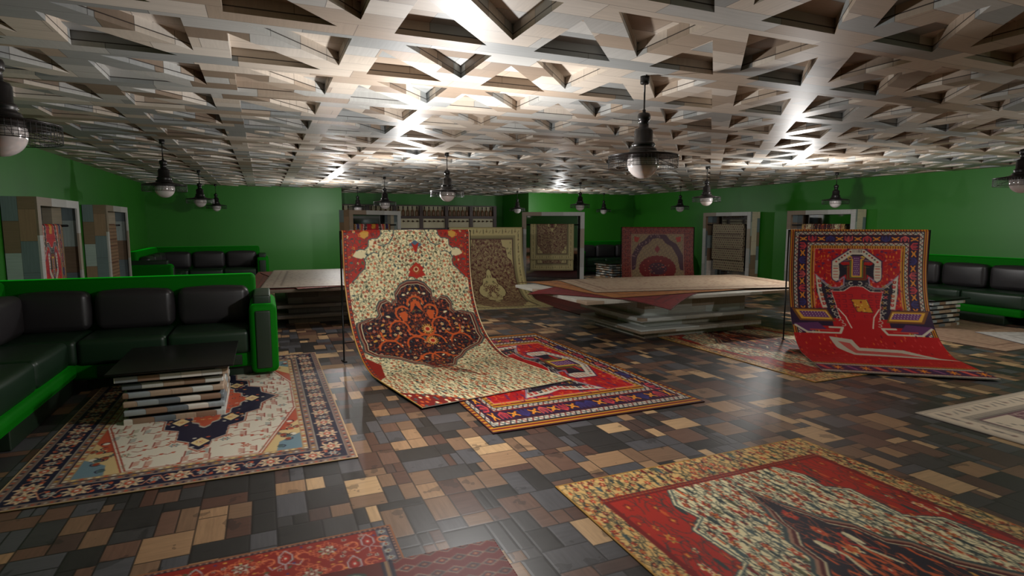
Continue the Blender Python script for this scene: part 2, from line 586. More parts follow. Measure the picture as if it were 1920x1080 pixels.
class Cv:
    """small painter: coordinates in units of the rug (0..W, 0..L), v grows away from the top edge"""
    def __init__(s, W, L, res, bg):
        s.W, s.L, s.res = W, L, res
        s.nx, s.ny = int(W * res), int(L * res)
        s.a = np.empty((s.ny, s.nx, 3), float)
        s.a[:] = bg
        s.clip = None

    def win(s, x0, x1, y0, y1):
        i0 = max(0, int(x0 * s.res) - 1); i1 = min(s.nx, int(x1 * s.res) + 2)
        j0 = max(0, int(y0 * s.res) - 1); j1 = min(s.ny, int(y1 * s.res) + 2)
        if i1 <= i0 or j1 <= j0:
            return None
        X = (np.arange(i0, i1) + .5) / s.res
        Y = (np.arange(j0, j1) + .5) / s.res
        return (j0, j1, i0, i1, X[None, :], Y[:, None])

    def put(s, w, mask, col):
        j0, j1, i0, i1 = w[:4]
        if s.clip is not None:
            mask = mask & s.clip[j0:j1, i0:i1]
        s.a[j0:j1, i0:i1][mask] = col

    def rect(s, x0, x1, y0, y1, col):
        w = s.win(x0, x1, y0, y1)
        if w: s.put(w, (w[4] >= x0) & (w[4] < x1) & (w[5] >= y0) & (w[5] < y1), col)

    def pmask(s, pts, w):
        X, Y = np.broadcast_arrays(w[4], w[5])
        m = np.zeros(X.shape, bool)
        n = len(pts)
        for i in range(n):
            x1, y1 = pts[i]; x2, y2 = pts[(i + 1) % n]
            if y1 == y2: continue
            c = (Y < y1) != (Y < y2)
            m ^= c & (X < (x2 - x1) * (Y - y1) / (y2 - y1) + x1)
        return m

    def poly(s, pts, col):
        xs = [p[0] for p in pts]; ys = [p[1] for p in pts]
        w = s.win(min(xs), max(xs), min(ys), max(ys))
        if w: s.put(w, s.pmask(pts, w), col)

    def polym(s, pts, col):
        s.poly(pts, col)
        s.poly([(s.W - x, y) for x, y in pts], col)

    def line(s, pts, wd, col, closed=False):
        n = len(pts)
        for i in range(n if closed else n - 1):
            (x1, y1), (x2, y2) = pts[i], pts[(i + 1) % n]
            w = s.win(min(x1, x2) - wd, max(x1, x2) + wd, min(y1, y2) - wd, max(y1, y2) + wd)
            if not w: continue
            dx, dy = x2 - x1, y2 - y1
            q = dx * dx + dy * dy + 1e-12
            t = np.clip(((w[4] - x1) * dx + (w[5] - y1) * dy) / q, 0, 1)
            s.put(w, (w[4] - x1 - t * dx) ** 2 + (w[5] - y1 - t * dy) ** 2 < (wd / 2) ** 2, col)

    def linem(s, pts, wd, col, closed=False):
        s.line(pts, wd, col, closed)
        s.line([(s.W - x, y) for x, y in pts], wd, col, closed)

    def ell(s, x, y, rx, ry, col, ang=0.0):
        r = max(rx, ry)
        w = s.win(x - r, x + r, y - r, y + r)
        if not w: return
        dx, dy = w[4] - x, w[5] - y
        c, sn = cos(ang), sin(ang)
        s.put(w, ((dx * c + dy * sn) / rx) ** 2 + ((-dx * sn + dy * c) / ry) ** 2 < 1, col)

    def ring(s, x, y, r, wd, col):
        w = s.win(x - r, x + r, y - r, y + r)
        if not w: return
        d = np.hypot(w[4] - x, w[5] - y)
        s.put(w, (d < r) & (d > r - wd), col)

    def rose(s, x, y, r, c1, c2, c3, n=6, ph=0.0, st=1.0):
        w = s.win(x - r, x + r, y - r * st, y + r * st)
        if not w: return
        dx, dy = w[4] - x, (w[5] - y) / st
        d = np.hypot(dx, dy); a = np.arctan2(dy, dx)
        rr = r * (0.78 + 0.22 * np.cos(n * a + ph))
        s.put(w, d < rr, c1)
        s.put(w, d < rr * .62, c2)
        s.put(w, d < r * .25, c3)

    def curl(s, x, y, r, a0, a1, wd, col, st=1.0):
        k = 7
        pts = [(x + r * cos(a0 + (a1 - a0) * i / k), y + st * r * sin(a0 + (a1 - a0) * i / k)) for i in range(k + 1)]
        s.line(pts, wd, col)

    def frame(s, d0, d1, col, dx=None):
        """ring between distance d0 and d1 from the edge"""
        X = (np.arange(s.nx) + .5) / s.res; Y = (np.arange(s.ny) + .5) / s.res
        d = np.minimum(np.minimum(X, s.W - X)[None, :], np.minimum(Y, s.L - Y)[:, None])
        m = (d >= d0) & (d < d1)
        s.a[m] = col

    def along(s, d, step, fn):
        """call fn(x, y, angle, k) at even steps round the rectangle at distance d from the edge"""
        k = 0
        W, L = s.W, s.L
        nx = max(1, int(round((W - 2 * d) / step))); ny = max(1, int(round((L - 2 * d) / step)))
        for i in range(nx + 1):
            x = d + (W - 2 * d) * i / nx
            fn(x, d, 0.0, k); fn(x, L - d, pi, k); k += 1
        for i in range(1, ny):
            y = d + (L - 2 * d) * i / ny
            fn(d, y, -pi / 2, k); fn(W - d, y, pi / 2, k); k += 1

    def scatter(s, n, x0, x1, y0, y1, fn, mirror=True, gap=0.03):
        pts = []
        tries = 0
        g2 = gap * gap
        cell = {}
        while len(pts) < n and tries < n * 12:
            tries += 1
            x = RS.uniform(x0, x1); y = RS.uniform(y0, y1)
            k = (int(x / gap), int(y / gap))
            ok = True
            for a in (-1, 0, 1):
                for b in (-1, 0, 1):
                    for q in cell.get((k[0] + a, k[1] + b), ()):
                        if (q[0] - x) ** 2 + (q[1] - y) ** 2 < g2: ok = False
            if not ok: continue
            cell.setdefault(k, []).append((x, y))
            pts.append((x, y))
            r = RS.rand(4)
            fn(x, y, 1, r)
            if mirror: fn(s.W - x, y, -1, r)

    def out(s):
        a = s.a
        p = np.pad(a, ((1, 1), (1, 1), (0, 0)), 'edge')
        b = (p[:-2, 1:-1] + p[2:, 1:-1] + p[1:-1, :-2] + p[1:-1, 2:] + 4 * a) / 8
        return b


CREAM = hexc(238, 224, 178); RED = hexc(176, 44, 32); NAVY = hexc(34, 28, 40); ORG = hexc(206, 92, 44)
TEAL = hexc(74, 92, 92); OLIVE = hexc(92, 92, 62); GOLD = hexc(214, 160, 70); DRED = hexc(122, 30, 28)
VIOL = hexc(92, 48, 92); IVORY = hexc(222, 212, 190); BRN = hexc(92, 62, 48)


def floral(c, n, x0, x1, y0, y1, size, dens_gap, vine=None, flowers=None, st=1.0, mirror=True, leafcols=None):
    vine = TEAL * .85 if vine is None else vine
    flowers = flowers or [(RED, DRED, GOLD), (ORG, RED, CREAM), (DRED, ORG, CREAM), (RED, GOLD, DRED)]
    leafcols = leafcols or [TEAL, OLIVE, DRED, TEAL * .7]

    def one(x, y, sg, r):
        a = r[0] * 2 * pi
        if sg < 0: a = pi - a
        rr = size * (.9 + .8 * r[1])
        c.curl(x, y, rr * 1.5, a, a + sg * 3.2, size * .16, vine, st)
        c.curl(x + sg * rr, y - rr * st, rr * 1.0, a + 2, a + 2 + sg * 2.8, size * .14, vine, st)
        k = int(r[2] * 97) % 7
        if k < 4:
            f = flowers[k % len(flowers)]
            c.rose(x, y, rr * .55, f[0], f[1], f[2], 4 + k, a, st)
        elif k < 6:
            f = leafcols[int(r[3] * 3.99)]
            c.ell(x, y, rr * .3, rr * .6 * st, f, a if st == 1 else 0)
        else:
            c.ell(x, y, rr * .22, rr * .45 * st, ORG, a if st == 1 else 0)
    c.scatter(n, x0, x1, y0, y1, one, mirror, dens_gap)


def medallion_pts(cx, cy, w, h, lobes=((0, -1), (.16, -.93), (.21, -.74), (.26, -.66), (.5, -.62), (.56, -.46), (.62, -.36), (.84, -.28), (1.0, -.08), (1.0, .0))):
    """ogee silhouette: quarter control points mirrored both ways"""
    up = [(cx + a * w, cy + b * h) for a, b in lobes]
    dn = [(cx + a * w, cy - b * h) for a, b in reversed(lobes)]
    right = up + dn
    left = [(2 * cx - x, y) for x, y in reversed(right)]
    return right + left


def pat_hero(W=1.55, L=3.05, res=260, st=1.0):
    """cream field hanging: red corners on top, navy medallion below the middle, streaked field toward the foot"""
    c = Cv(W, L, res, CREAM)
    floral(c, 600, 0.03, W / 2, 0, 2.05, .0225, .044, vine=hexc(62, 74, 58), leafcols=[TEAL, OLIVE, TEAL * .7, hexc(62, 74, 58)])
    # red corners
    s = W / 1110.0     # zoomed photo units
    def Z(pts): return [((x - 45) * s, (y - 45) * s) for x, y in pts]
    corner = Z([(40, 40), (355, 40), (350, 100), (320, 130), (280, 128), (250, 140), (246, 190), (215, 218), (180, 212), (150, 225), (165, 258), (205, 275), (222, 320), (215, 365), (180, 395), (140, 440), (110, 470), (40, 520)])
    c.polym(corner, RED)
    c.linem(corner[1:-1], .012, TEAL)
    c.linem([(x + .018, y + .012) for x, y in corner[2:-2]], .007, CREAM)
    msk = np.zeros((c.ny, c.nx), bool)
    tmp = Cv(W, L, res, hexc(0, 0, 0)); tmp.polym([(x - .012, y - .012) for x, y in corner], hexc(1, 1, 1)); msk = tmp.a[:, :, 0] > .5
    c.clip = msk
    floral(c, 70, 0.0, .45, 0, .75, .026, .05, vine=TEAL * .8, flowers=[(CREAM, GOLD, RED), (GOLD, ORG, RED), (DRED, RED, CREAM)])
    c.clip = None
    c.polym(Z([(185, 80), (215, 62), (255, 70), (250, 110), (215, 130), (188, 115)]), GOLD * .95)
    c.polym(Z([(120, 265), (150, 225), (215, 235), (225, 270), (190, 290), (150, 280)]), CREAM * .95)
    # cream scrolls
    c.linem(Z([(470, 45), (455, 110), (420, 165), (370, 190), (330, 180)]), .012, TEAL)
    c.linem(Z([(215, 300), (240, 262), (290, 240), (330, 250)]), .010, TEAL)
    # flower at the head and red palmette
    c.poly(Z([(585, 185), (640, 145), (705, 185), (668, 205), (655, 255), (640, 258), (628, 205)]), hexc(80, 104, 124))
    c.poly(Z([(608, 165), (640, 190), (676, 165), (655, 245), (638, 245)]), RED)
    c.poly(Z([(570, 450), (590, 405), (578, 395), (645, 330), (715, 385), (700, 405), (730, 450), (690, 452), (645, 470), (610, 452)]), RED)
    c.poly(Z([(605, 400), (645, 350), (690, 400), (650, 440)]), ORG * .8)
    c.ring(*Z([(645, 392)])[0], .03, .008, CREAM); c.ell(*Z([(645, 392)])[0], .014, .014, DRED)
    # medallion
    md = Z([(648, 478), (710, 505), (765, 575), (768, 635), (790, 632), (800, 660), (850, 622), (905, 640), (935, 690), (925, 750), (950, 775), (1010, 772), (1040, 785), (1110, 806), (1170, 836), (1180, 890), (1165, 950), (1110, 1010), (1135, 1075), (1060, 1140), (960, 1180), (880, 1220), (810, 1290), (740, 1330), (690, 1420)])
    mleft = [(W - x, y) for x, y in reversed(md)]
    full = md + mleft
    cxm = W / 2
    def scaled(f):
        cy = (930 - 45) * s
        return [(cxm + (x - cxm) * f, cy + (y - cy) * f) for x, y in full]
    full = [(min(W - .05, max(.05, x)), y) for x, y in full]
    c.poly(scaled(1.0), TEAL * .8)
    c.poly(scaled(.975), hexc(150, 110, 90))
    c.poly(scaled(.95), DRED * .7)
    c.poly(scaled(.925), CREAM * .9)
    c.poly(scaled(.91), NAVY)
    tmp = Cv(W, L, res, hexc(0, 0, 0)); tmp.poly(scaled(.90), hexc(1, 1, 1)); c.clip = tmp.a[:, :, 0] > .5
    floral(c, 420, 0.05, W / 2, .55, 2.0, .026, .053, vine=ORG * .85, flowers=[(ORG, RED, CREAM), (CREAM, GOLD, RED), (RED, CREAM, NAVY), (ORG, GOLD, NAVY)], leafcols=[CREAM, OLIVE, GOLD, TEAL])
    # big orange scrolls
    for (x, y, r, a0, a1) in ((600, 690, 70, 3.4, 6.2), (480, 760, 60, 2.2, 5.6), (560, 900, 80, .4, 3.0), (420, 900, 80, 3.0, 6.4), (330, 930, 70, .3, 3.4), (520, 1060, 80, 3.0, 6.0), (300, 1080, 90, 3.2, 6.2), (420, 1180, 80, .2, 3.2), (560, 1250, 70, 3.2, 6.3)):
        p = Z([(x, y)])[0]
        for sg in (0, 1):
            q = p if not sg else (W - p[0], p[1])
            b0, b1 = (a0, a1) if not sg else (pi - a0, pi - a1)
            c.curl(q[0], q[1], r * s, b0, b1, .022, ORG)
    c.polym(Z([(445, 755), (500, 740), (520, 770), (500, 830), (470, 830)]), ORG)
    c.polym(Z([(580, 640), (640, 670), (655, 760), (620, 720)]), ORG)
    for (x, y) in ((650, 920), (655, 1040)):
        p = Z([(x, y)])[0]
        c.rose(p[0], p[1], .072, GOLD, ORG, RED, 14)
        c.ring(p[0], p[1], .036, .006, CREAM); c.ell(p[0], p[1], .02, .02, RED)
    c.clip = None
    # the foot of the sheet: pattern drawn out along the length
    y0 = 1.98
    c.rect(0, W, y0, L, CREAM)
    floral(c, 330, 0.02, W / 2, y0, L, .019, .045, st=2.6, vine=hexc(70, 80, 62))
    for k in range(46):
        t_ = RS.rand(); x = W / 2 - .06 + .2 * t_ + (RS.rand() - .5) * .16 * (1.1 - t_); yy = y0 - .22 + .6 * t_
        c.line([(x, yy), (x + .03, yy + .1)], .012, [DRED, ORG * .8, NAVY, BRN][k % 4])
    c.poly([(0, y0 - .5), (.16, y0 - .3), (.1, y0 + .0), (0, y0 + .1)], RED * .8)
    c.poly([(0, L - .5), (.2, L - .3), (.42, L), (0, L)], DRED)
    c.scatter(40, 0, .4, L - .45, L, lambda x, y, g, r: c.ell(x, y, .012, .03, [CREAM, ORG, TEAL][int(r[0] * 2.99)]), False, .04)
    # selvedge
    c.rect(0, .012, 0, L, GOLD * .9); c.rect(W - .012, W, 0, L, CREAM)
    for e in (0, 1):
        a, b = (.014, .05) if not e else (W - .05, W - .014)
        c.rect(a, b, 0, y0, DRED)
        yy = 0.0
        while yy < y0:
            c.ell((a + b) / 2, yy, .009, .009, ORG if int(yy * 100) % 2 else TEAL)
            yy += .03
    return c.out()


def pat_cream_floor():
    """cream rug lying flat: wide flowered border, red guard stripe, red corners, dark medallion; drawn out along its length"""
    W, L, res = 1.92, 3.35, 230
    c = Cv(W, L, res, hexc(218, 178, 112))
    floral(c, 900, 0, W / 2, 0, L, .024, .046, st=1.6, vine=TEAL * .5)
    ex, ey = .15, .25
    c.rect(ex, W - ex, ey, L - ey, DRED)
    for e in (0, 1):
        yy = ey + .02 if not e else L - ey - .02
        xx = ex
        while xx < W - ex:
            c.ell(xx, yy, .009, .007, ORG * .85); c.ell(xx + .012, yy, .005, .005, TEAL)
            xx += .026
    c.rect(ex + .03, W - ex - .03, ey + .045, L - ey - .045, CREAM)
    tmp = Cv(W, L, res, hexc(0, 0, 0)); tmp.rect(ex + .03, W - ex - .03, ey + .045, L - ey - .045, hexc(1, 1, 1)); fld = tmp.a[:, :, 0] > .5
    c.clip = fld
    floral(c, 700, ex, W / 2, ey, L - ey, .025, .054, st=2.4, vine=TEAL * .65)
    for (X0, Y0, sy) in ((0, 0, 1), (0, L, -1)):
        pts = [(ex + .03, Y0 + sy * (ey + .045)), (ex + .42, Y0 + sy * (ey + .045)), (ex + .34, Y0 + sy * (ey + .2)), (ex + .37, Y0 + sy * (ey + .36)), (ex + .26, Y0 + sy * (ey + .44)), (ex + .28, Y0 + sy * (ey + .75)), (ex + .12, Y0 + sy * (ey + .85)), (ex + .09, Y0 + sy * (ey + 1.15)), (ex + .03, Y0 + sy * (ey + 1.3))]
        c.polym(pts, RED)
        c.linem(pts[1:-1], .03, TEAL); c.linem(pts[1:-1], .012, CREAM)
        tmp = Cv(W, L, res, hexc(0, 0, 0)); tmp.polym(pts, hexc(1, 1, 1)); c.clip = fld & (tmp.a[:, :, 0] > .5)
        floral(c, 60, ex, ex + .45, Y0 + sy * (ey + .6) - .6, Y0 + sy * (ey + .6) + .6, .026, .06, st=2.2, vine=TEAL * .7, flowers=[(DRED, ORG, GOLD), (CREAM, GOLD, RED), (GOLD, ORG, RED)])
        c.clip = fld
    md = medallion_pts(W / 2, L / 2, .5, 1.24, ((0, -1), (.05, -.93), (.1, -.82), (.2, -.74), (.24, -.66), (.42, -.58), (.46, -.46), (.62, -.40), (.7, -.26), (1.0, -.1), (1.0, 0)))
    def sc(f, g): return [(W / 2 + (x - W / 2) * f, L / 2 + (y - L / 2) * g) for x, y in md]
    c.poly(sc(1.05, 1.03), TEAL * .8); c.poly(sc(1.0, 1.0), hexc(160, 120, 96)); c.poly(sc(.95, .975), DRED * .7)
    c.poly(sc(.9, .95), CREAM * .85); c.poly(sc(.87, .935), NAVY)
    tmp = Cv(W, L, res, hexc(0, 0, 0)); tmp.poly(sc(.85, .92), hexc(1, 1, 1)); c.clip = fld & (tmp.a[:, :, 0] > .5)
    floral(c, 90, .3, W / 2, .45, L - .45, .026, .085, st=2.4, vine=ORG, flowers=[(ORG, RED, CREAM), (CREAM, GOLD, RED), (RED, ORG, NAVY)], leafcols=[CREAM, OLIVE, GOLD, TEAL])
    for k in range(26):
        u = RS.rand() * .34; yy = .75 + RS.rand() * (L - 1.5); l = .12 + RS.rand() * .2
        a = RS.rand() * .05
        c.linem([(W / 2 - u, yy), (W / 2 - u + a, yy + l * .5), (W / 2 - u - a, yy + l)], .016, [ORG, ORG, RED, CREAM * .9][k % 4])
    c.clip = None
    c.frame(0, .012, GOLD * .8)
    return c.out()


def kazak_border(c, k=1.0, ends='all'):
    """yellow toothed edge, white zigzag, dark band of stars and tridents, white zigzag, yellow teeth"""
    d = [0, .012 * k, .05 * k, .062 * k, .098 * k, .105 * k, .205 * k, .212 * k, .245 * k, .25 * k, .29 * k, .30 * k]
    c.frame(0, d[1], hexc(60, 24, 30))
    c.frame(d[1], d[2], hexc(190, 132, 40))
    c.along(.033 * k, .03 * k, lambda x, y, a, i: c.rect(x - .007 * k, x + .007 * k, y - .015 * k, y + .015 * k, hexc(110, 26, 26)))
    c.frame(d[2], d[3], NAVY)
    c.frame(d[3], d[4], IVORY * .88)
    def zig(dd):
        def f(x, y, a, i):
            q = .014 * k * (1 if i % 2 else -1)
            if a in (0.0, pi): c.line([(x - .014 * k, y - q), (x + .014 * k, y + q)], .009 * k, [NAVY, TEAL, DRED][i % 3])
            else: c.line([(x - q, y - .014 * k), (x + q, y + .014 * k)], .009 * k, [NAVY, TEAL, DRED][i % 3])
        c.along(dd, .027 * k, f)
    zig(.08 * k)
    c.frame(d[4], d[5], DRED * .7)
    c.frame(d[5], d[6], hexc(46, 28, 54))
    def mot(x, y, a, i):
        if i % 2 == 0:
            r = .042 * k
            for t in range(4):
                aa = a + pi / 6 + t * pi / 2 * .98 + (pi / 6 if t % 2 else 0)
                c.line([(x - r * cos(aa), y - r * sin(aa)), (x + r * cos(aa), y + r * sin(aa))], .013 * k, hexc(222, 130, 40))
            c.ell(x, y, .015 * k, .015 * k, hexc(236, 170, 60)); c.ell(x, y, .006 * k, .006 * k, DRED)
        else:
            col = [hexc(196, 62, 66), hexc(58, 52, 110), hexc(204, 84, 80)][(i // 2) % 3]
            r = .04 * k
            ca, sa = cos(a), sin(a)
            def T(u, v): return (x + u * ca - v * sa, y + u * sa + v * ca)
            sg = 1 if i % 4 == 1 else -1
            c.line([T(-r, -r * .8 * sg), T(-r, r * .3 * sg), T(0, r * .9 * sg), T(r, r * .3 * sg), T(r, -r * .8 * sg)], .014 * k, col)
            c.line([T(0, -r * .8 * sg), T(0, r * .8 * sg)], .014 * k, col)
            c.line([T(-r * .45, -r * .5 * sg), T(-r * .45, r * .4 * sg)], .009 * k, col)
            c.line([T(r * .45, -r * .5 * sg), T(r * .45, r * .4 * sg)], .009 * k, col)
    c.along(.155 * k, .1 * k, mot)
    c.frame(d[6], d[7], DRED)
    c.frame(d[7], d[8], IVORY * .88)
    zig(.229 * k)
    c.frame(d[8], d[9], NAVY)
    c.frame(d[9], d[10], hexc(196, 144, 44))
    c.along(.27 * k, .028 * k, lambda x, y, a, i: c.rect(x - .006 * k, x + .006 * k, y - .014 * k, y + .014 * k, hexc(110, 26, 26)))
    c.frame(d[10], d[11], hexc(210, 120, 110))


KRED = hexc(176, 26, 30)


def kazak_figure(c, Z, s):
    """arch with hooked ends, ivory band, stepped column"""
    M = c.polym
    # red field texture
    out = Z([(650, 285), (720, 285), (720, 640), (640, 640), (610, 600), (600, 690), (500, 715), (400, 640), (480, 640), (488, 425)])
    arch = Z([(655, 292), (720, 292), (720, 350), (672, 350), (560, 452), (565, 560), (560, 630), (535, 652), (505, 632), (495, 600), (497, 425)])
    # purple outline then ivory band
    M([(x - .008, y - .008) for x, y in arch[:3]] + Z([(720, 360), (680, 360), (570, 458), (575, 640), (540, 665), (498, 640), (487, 600), (487, 418)]), VIOL * .8)
    M(arch, IVORY * .93)
    # inside of the arch
    M(Z([(672, 352), (720, 352), (720, 640), (630, 640), (625, 570), (560, 620), (560, 600), (566, 560), (556, 452)]), NAVY * 1.1)
    M(Z([(672, 366), (720, 366), (720, 400), (600, 440), (590, 430)]), VIOL)
    M(Z([(580, 435), (650, 430), (655, 465), (590, 468), (570, 452)]), KRED)
    for i, (x, y) in enumerate(((520, 430), (545, 405), (570, 383), (595, 360), (620, 338), (645, 318))):
        p = Z([(x + 12, y)])[0]
        c.ell(p[0], p[1], .012, .012, [RED, TEAL, DRED][i % 3]); c.ell(c.W - p[0], p[1], .012, .012, [RED, TEAL, DRED][i % 3])
    for y in (480, 505, 540, 575, 605):
        c.linem(Z([(510, y), (548, y)]), .009, RED if y > 500 else NAVY)
    for x in (680, 695, 710):
        c.linem(Z([(x, 300), (x, 325)]), .006, NAVY)
    # central stepped column
    M(Z([(632, 470), (660, 470), (660, 400), (720, 400), (720, 635), (632, 635)]), hexc(118, 72, 34))
    M(Z([(642, 480), (668, 480), (668, 410), (720, 410), (720, 622), (642, 622)]), DRED)
    M(Z([(655, 420), (720, 420), (720, 612), (655, 612)]), hexc(96, 100, 50))
    M(Z([(672, 400), (720, 400), (720, 600), (672, 600)]), hexc(220, 170, 60))
    M(Z([(685, 380), (720, 380), (720, 585), (685, 585)]), VIOL * 1.15)
    for i in range(9):
        for j in range(3):
            p = Z([(697 + j * 16 + (i % 2) * 6, 392 + i * 23)])[0]
            c.ell(p[0], p[1], .005, .005, IVORY)
    c.curl(*Z([(655, 388)])[0], .022, 1.0, 5.6, .010, hexc(222, 180, 60)); c.curl(*Z([(765, 388)])[0], .022, 2.1, -2.4, .010, hexc(222, 180, 60))
    c.linem(Z([(672, 400), (672, 378), (640, 378)]), .008, hexc(214, 170, 60))
    for y in (415, 440, 490):
        c.linem(Z([(605, y), (645, y)]), .006, hexc(150, 140, 70))
    # lower wing with ivory edge
    M(Z([(345, 578), (400, 640), (490, 715), (560, 715), (600, 690), (612, 600), (632, 640), (720, 640), (720, 700), (640, 720), (610, 765), (495, 765), (520, 900), (560, 1090), (470, 1090), (400, 870), (350, 780)]), NAVY * 1.25)
    c.linem(Z([(345, 578), (400, 640), (490, 722), (558, 722), (600, 695), (608, 600), (560, 640)]), .016, hexc(150, 130, 150))
    c.linem(Z([(350, 592), (400, 655), (488, 738), (565, 738), (614, 705)]), .008, IVORY * .8)
    M(Z([(345, 580), (395, 640), (400, 760), (440, 960), (395, 960), (362, 800)]), IVORY * .92)
    for i in range(6):
        p = Z([(380 + i * 7, 650 + i * 52)])[0]
        for xx in (p[0], c.W - p[0]):
            c.poly([(xx - .022, p[1] - .02), (xx + .022, p[1] - .012), (xx + .014, p[1] + .02), (xx - .016, p[1] + .024)], [RED * .9, KRED, NAVY, ORG * .8][i % 4])
            c.ell(xx, p[1], .007, .007, IVORY)
    for i in range(5):
        for j in range(2):
            p = Z([(445 + j * 34 + i * 10, 700 + i * 62)])[0]
            for xx in (p[0], c.W - p[0]):
                c.line([(xx - .018, p[1] - .018), (xx + .018, p[1] + .018)], .011, [IVORY * .8, GOLD * .8, hexc(190, 80, 80)][(i + j) % 3])
                c.line([(xx + .018, p[1] - .018), (xx - .018, p[1] + .018)], .011, [IVORY * .8, GOLD * .8, hexc(190, 80, 80)][(i + j) % 3])
    # red panel with ivory edge
    pan = Z([(490, 768), (600, 765), (665, 712), (720, 705), (720, 1100), (545, 1100), (520, 900)])
    M([(x - .006, y - .008) for x, y in pan[:4]] + pan[4:5] + [(x - .008, y) for x, y in pan[5:]], IVORY)
    M(pan, KRED * 1.05)
    for i in range(5):
        for j in range(3):
            c.linem(Z([(520 + j * 60, 800 + i * 60), (555 + j * 60, 800 + i * 60), (555 + j * 60, 830 + i * 60), (530 + j * 60, 830 + i * 60)]), .007, hexc(120, 18, 40))
    c.curl(*Z([(668, 672)])[0], .024, .6, 5.2, .011, IVORY * .9); c.curl(*Z([(748, 672)])[0], .024, 2.5, -2.1, .011, IVORY * .9)
    for i in range(4):
        for j in range(2):
            p = Z([(570 + i * 22 - j * 10, 745 - i * 16 - j * 26)])[0]
            c.ring(p[0], p[1], .012, .005, IVORY * .8); c.ring(c.W - p[0], p[1], .012, .005, IVORY * .8)
    # golden lozenge panel
    g = Z([(660, 855), (800, 855), (845, 1010), (700, 1000)])
    c.poly(g, hexc(206, 140, 40))
    for i in range(26):
        t, u = RS.rand(), RS.rand()
        x = (g[0][0] * (1 - t) + g[1][0] * t) * (1 - u) + (g[3][0] * (1 - t) + g[2][0] * t) * u
        y = g[0][1] * (1 - u) + g[3][1] * u
        c.ell(x, y, .010, .008, [KRED, hexc(230, 190, 90), DRED][i % 3])
    c.line(g, .006, NAVY, True)


def kred_field(c, x0, x1, y0, y1, n=160):
    c.rect(x0, x1, y0, y1, KRED)
    def f(x, y, sg, r):
        k = int(r[0] * 6)
        if k < 3:
            a = r[1] * pi * sg
            c.curl(x, y, .03, a, a + 2.2, .008, hexc(214, 92, 40) if k else hexc(96, 22, 56))
        elif k == 3: c.ell(x, y, .014, .014, hexc(216, 110, 110))
        elif k == 4: c.poly([(x - .025, y), (x, y - .016), (x + .025, y), (x, y + .016)], hexc(96, 40, 80))
        else: c.ell(x, y, .008, .02, hexc(220, 120, 40))
    c.scatter(n, x0, c.W / 2, y0, y1, f, True, .035)


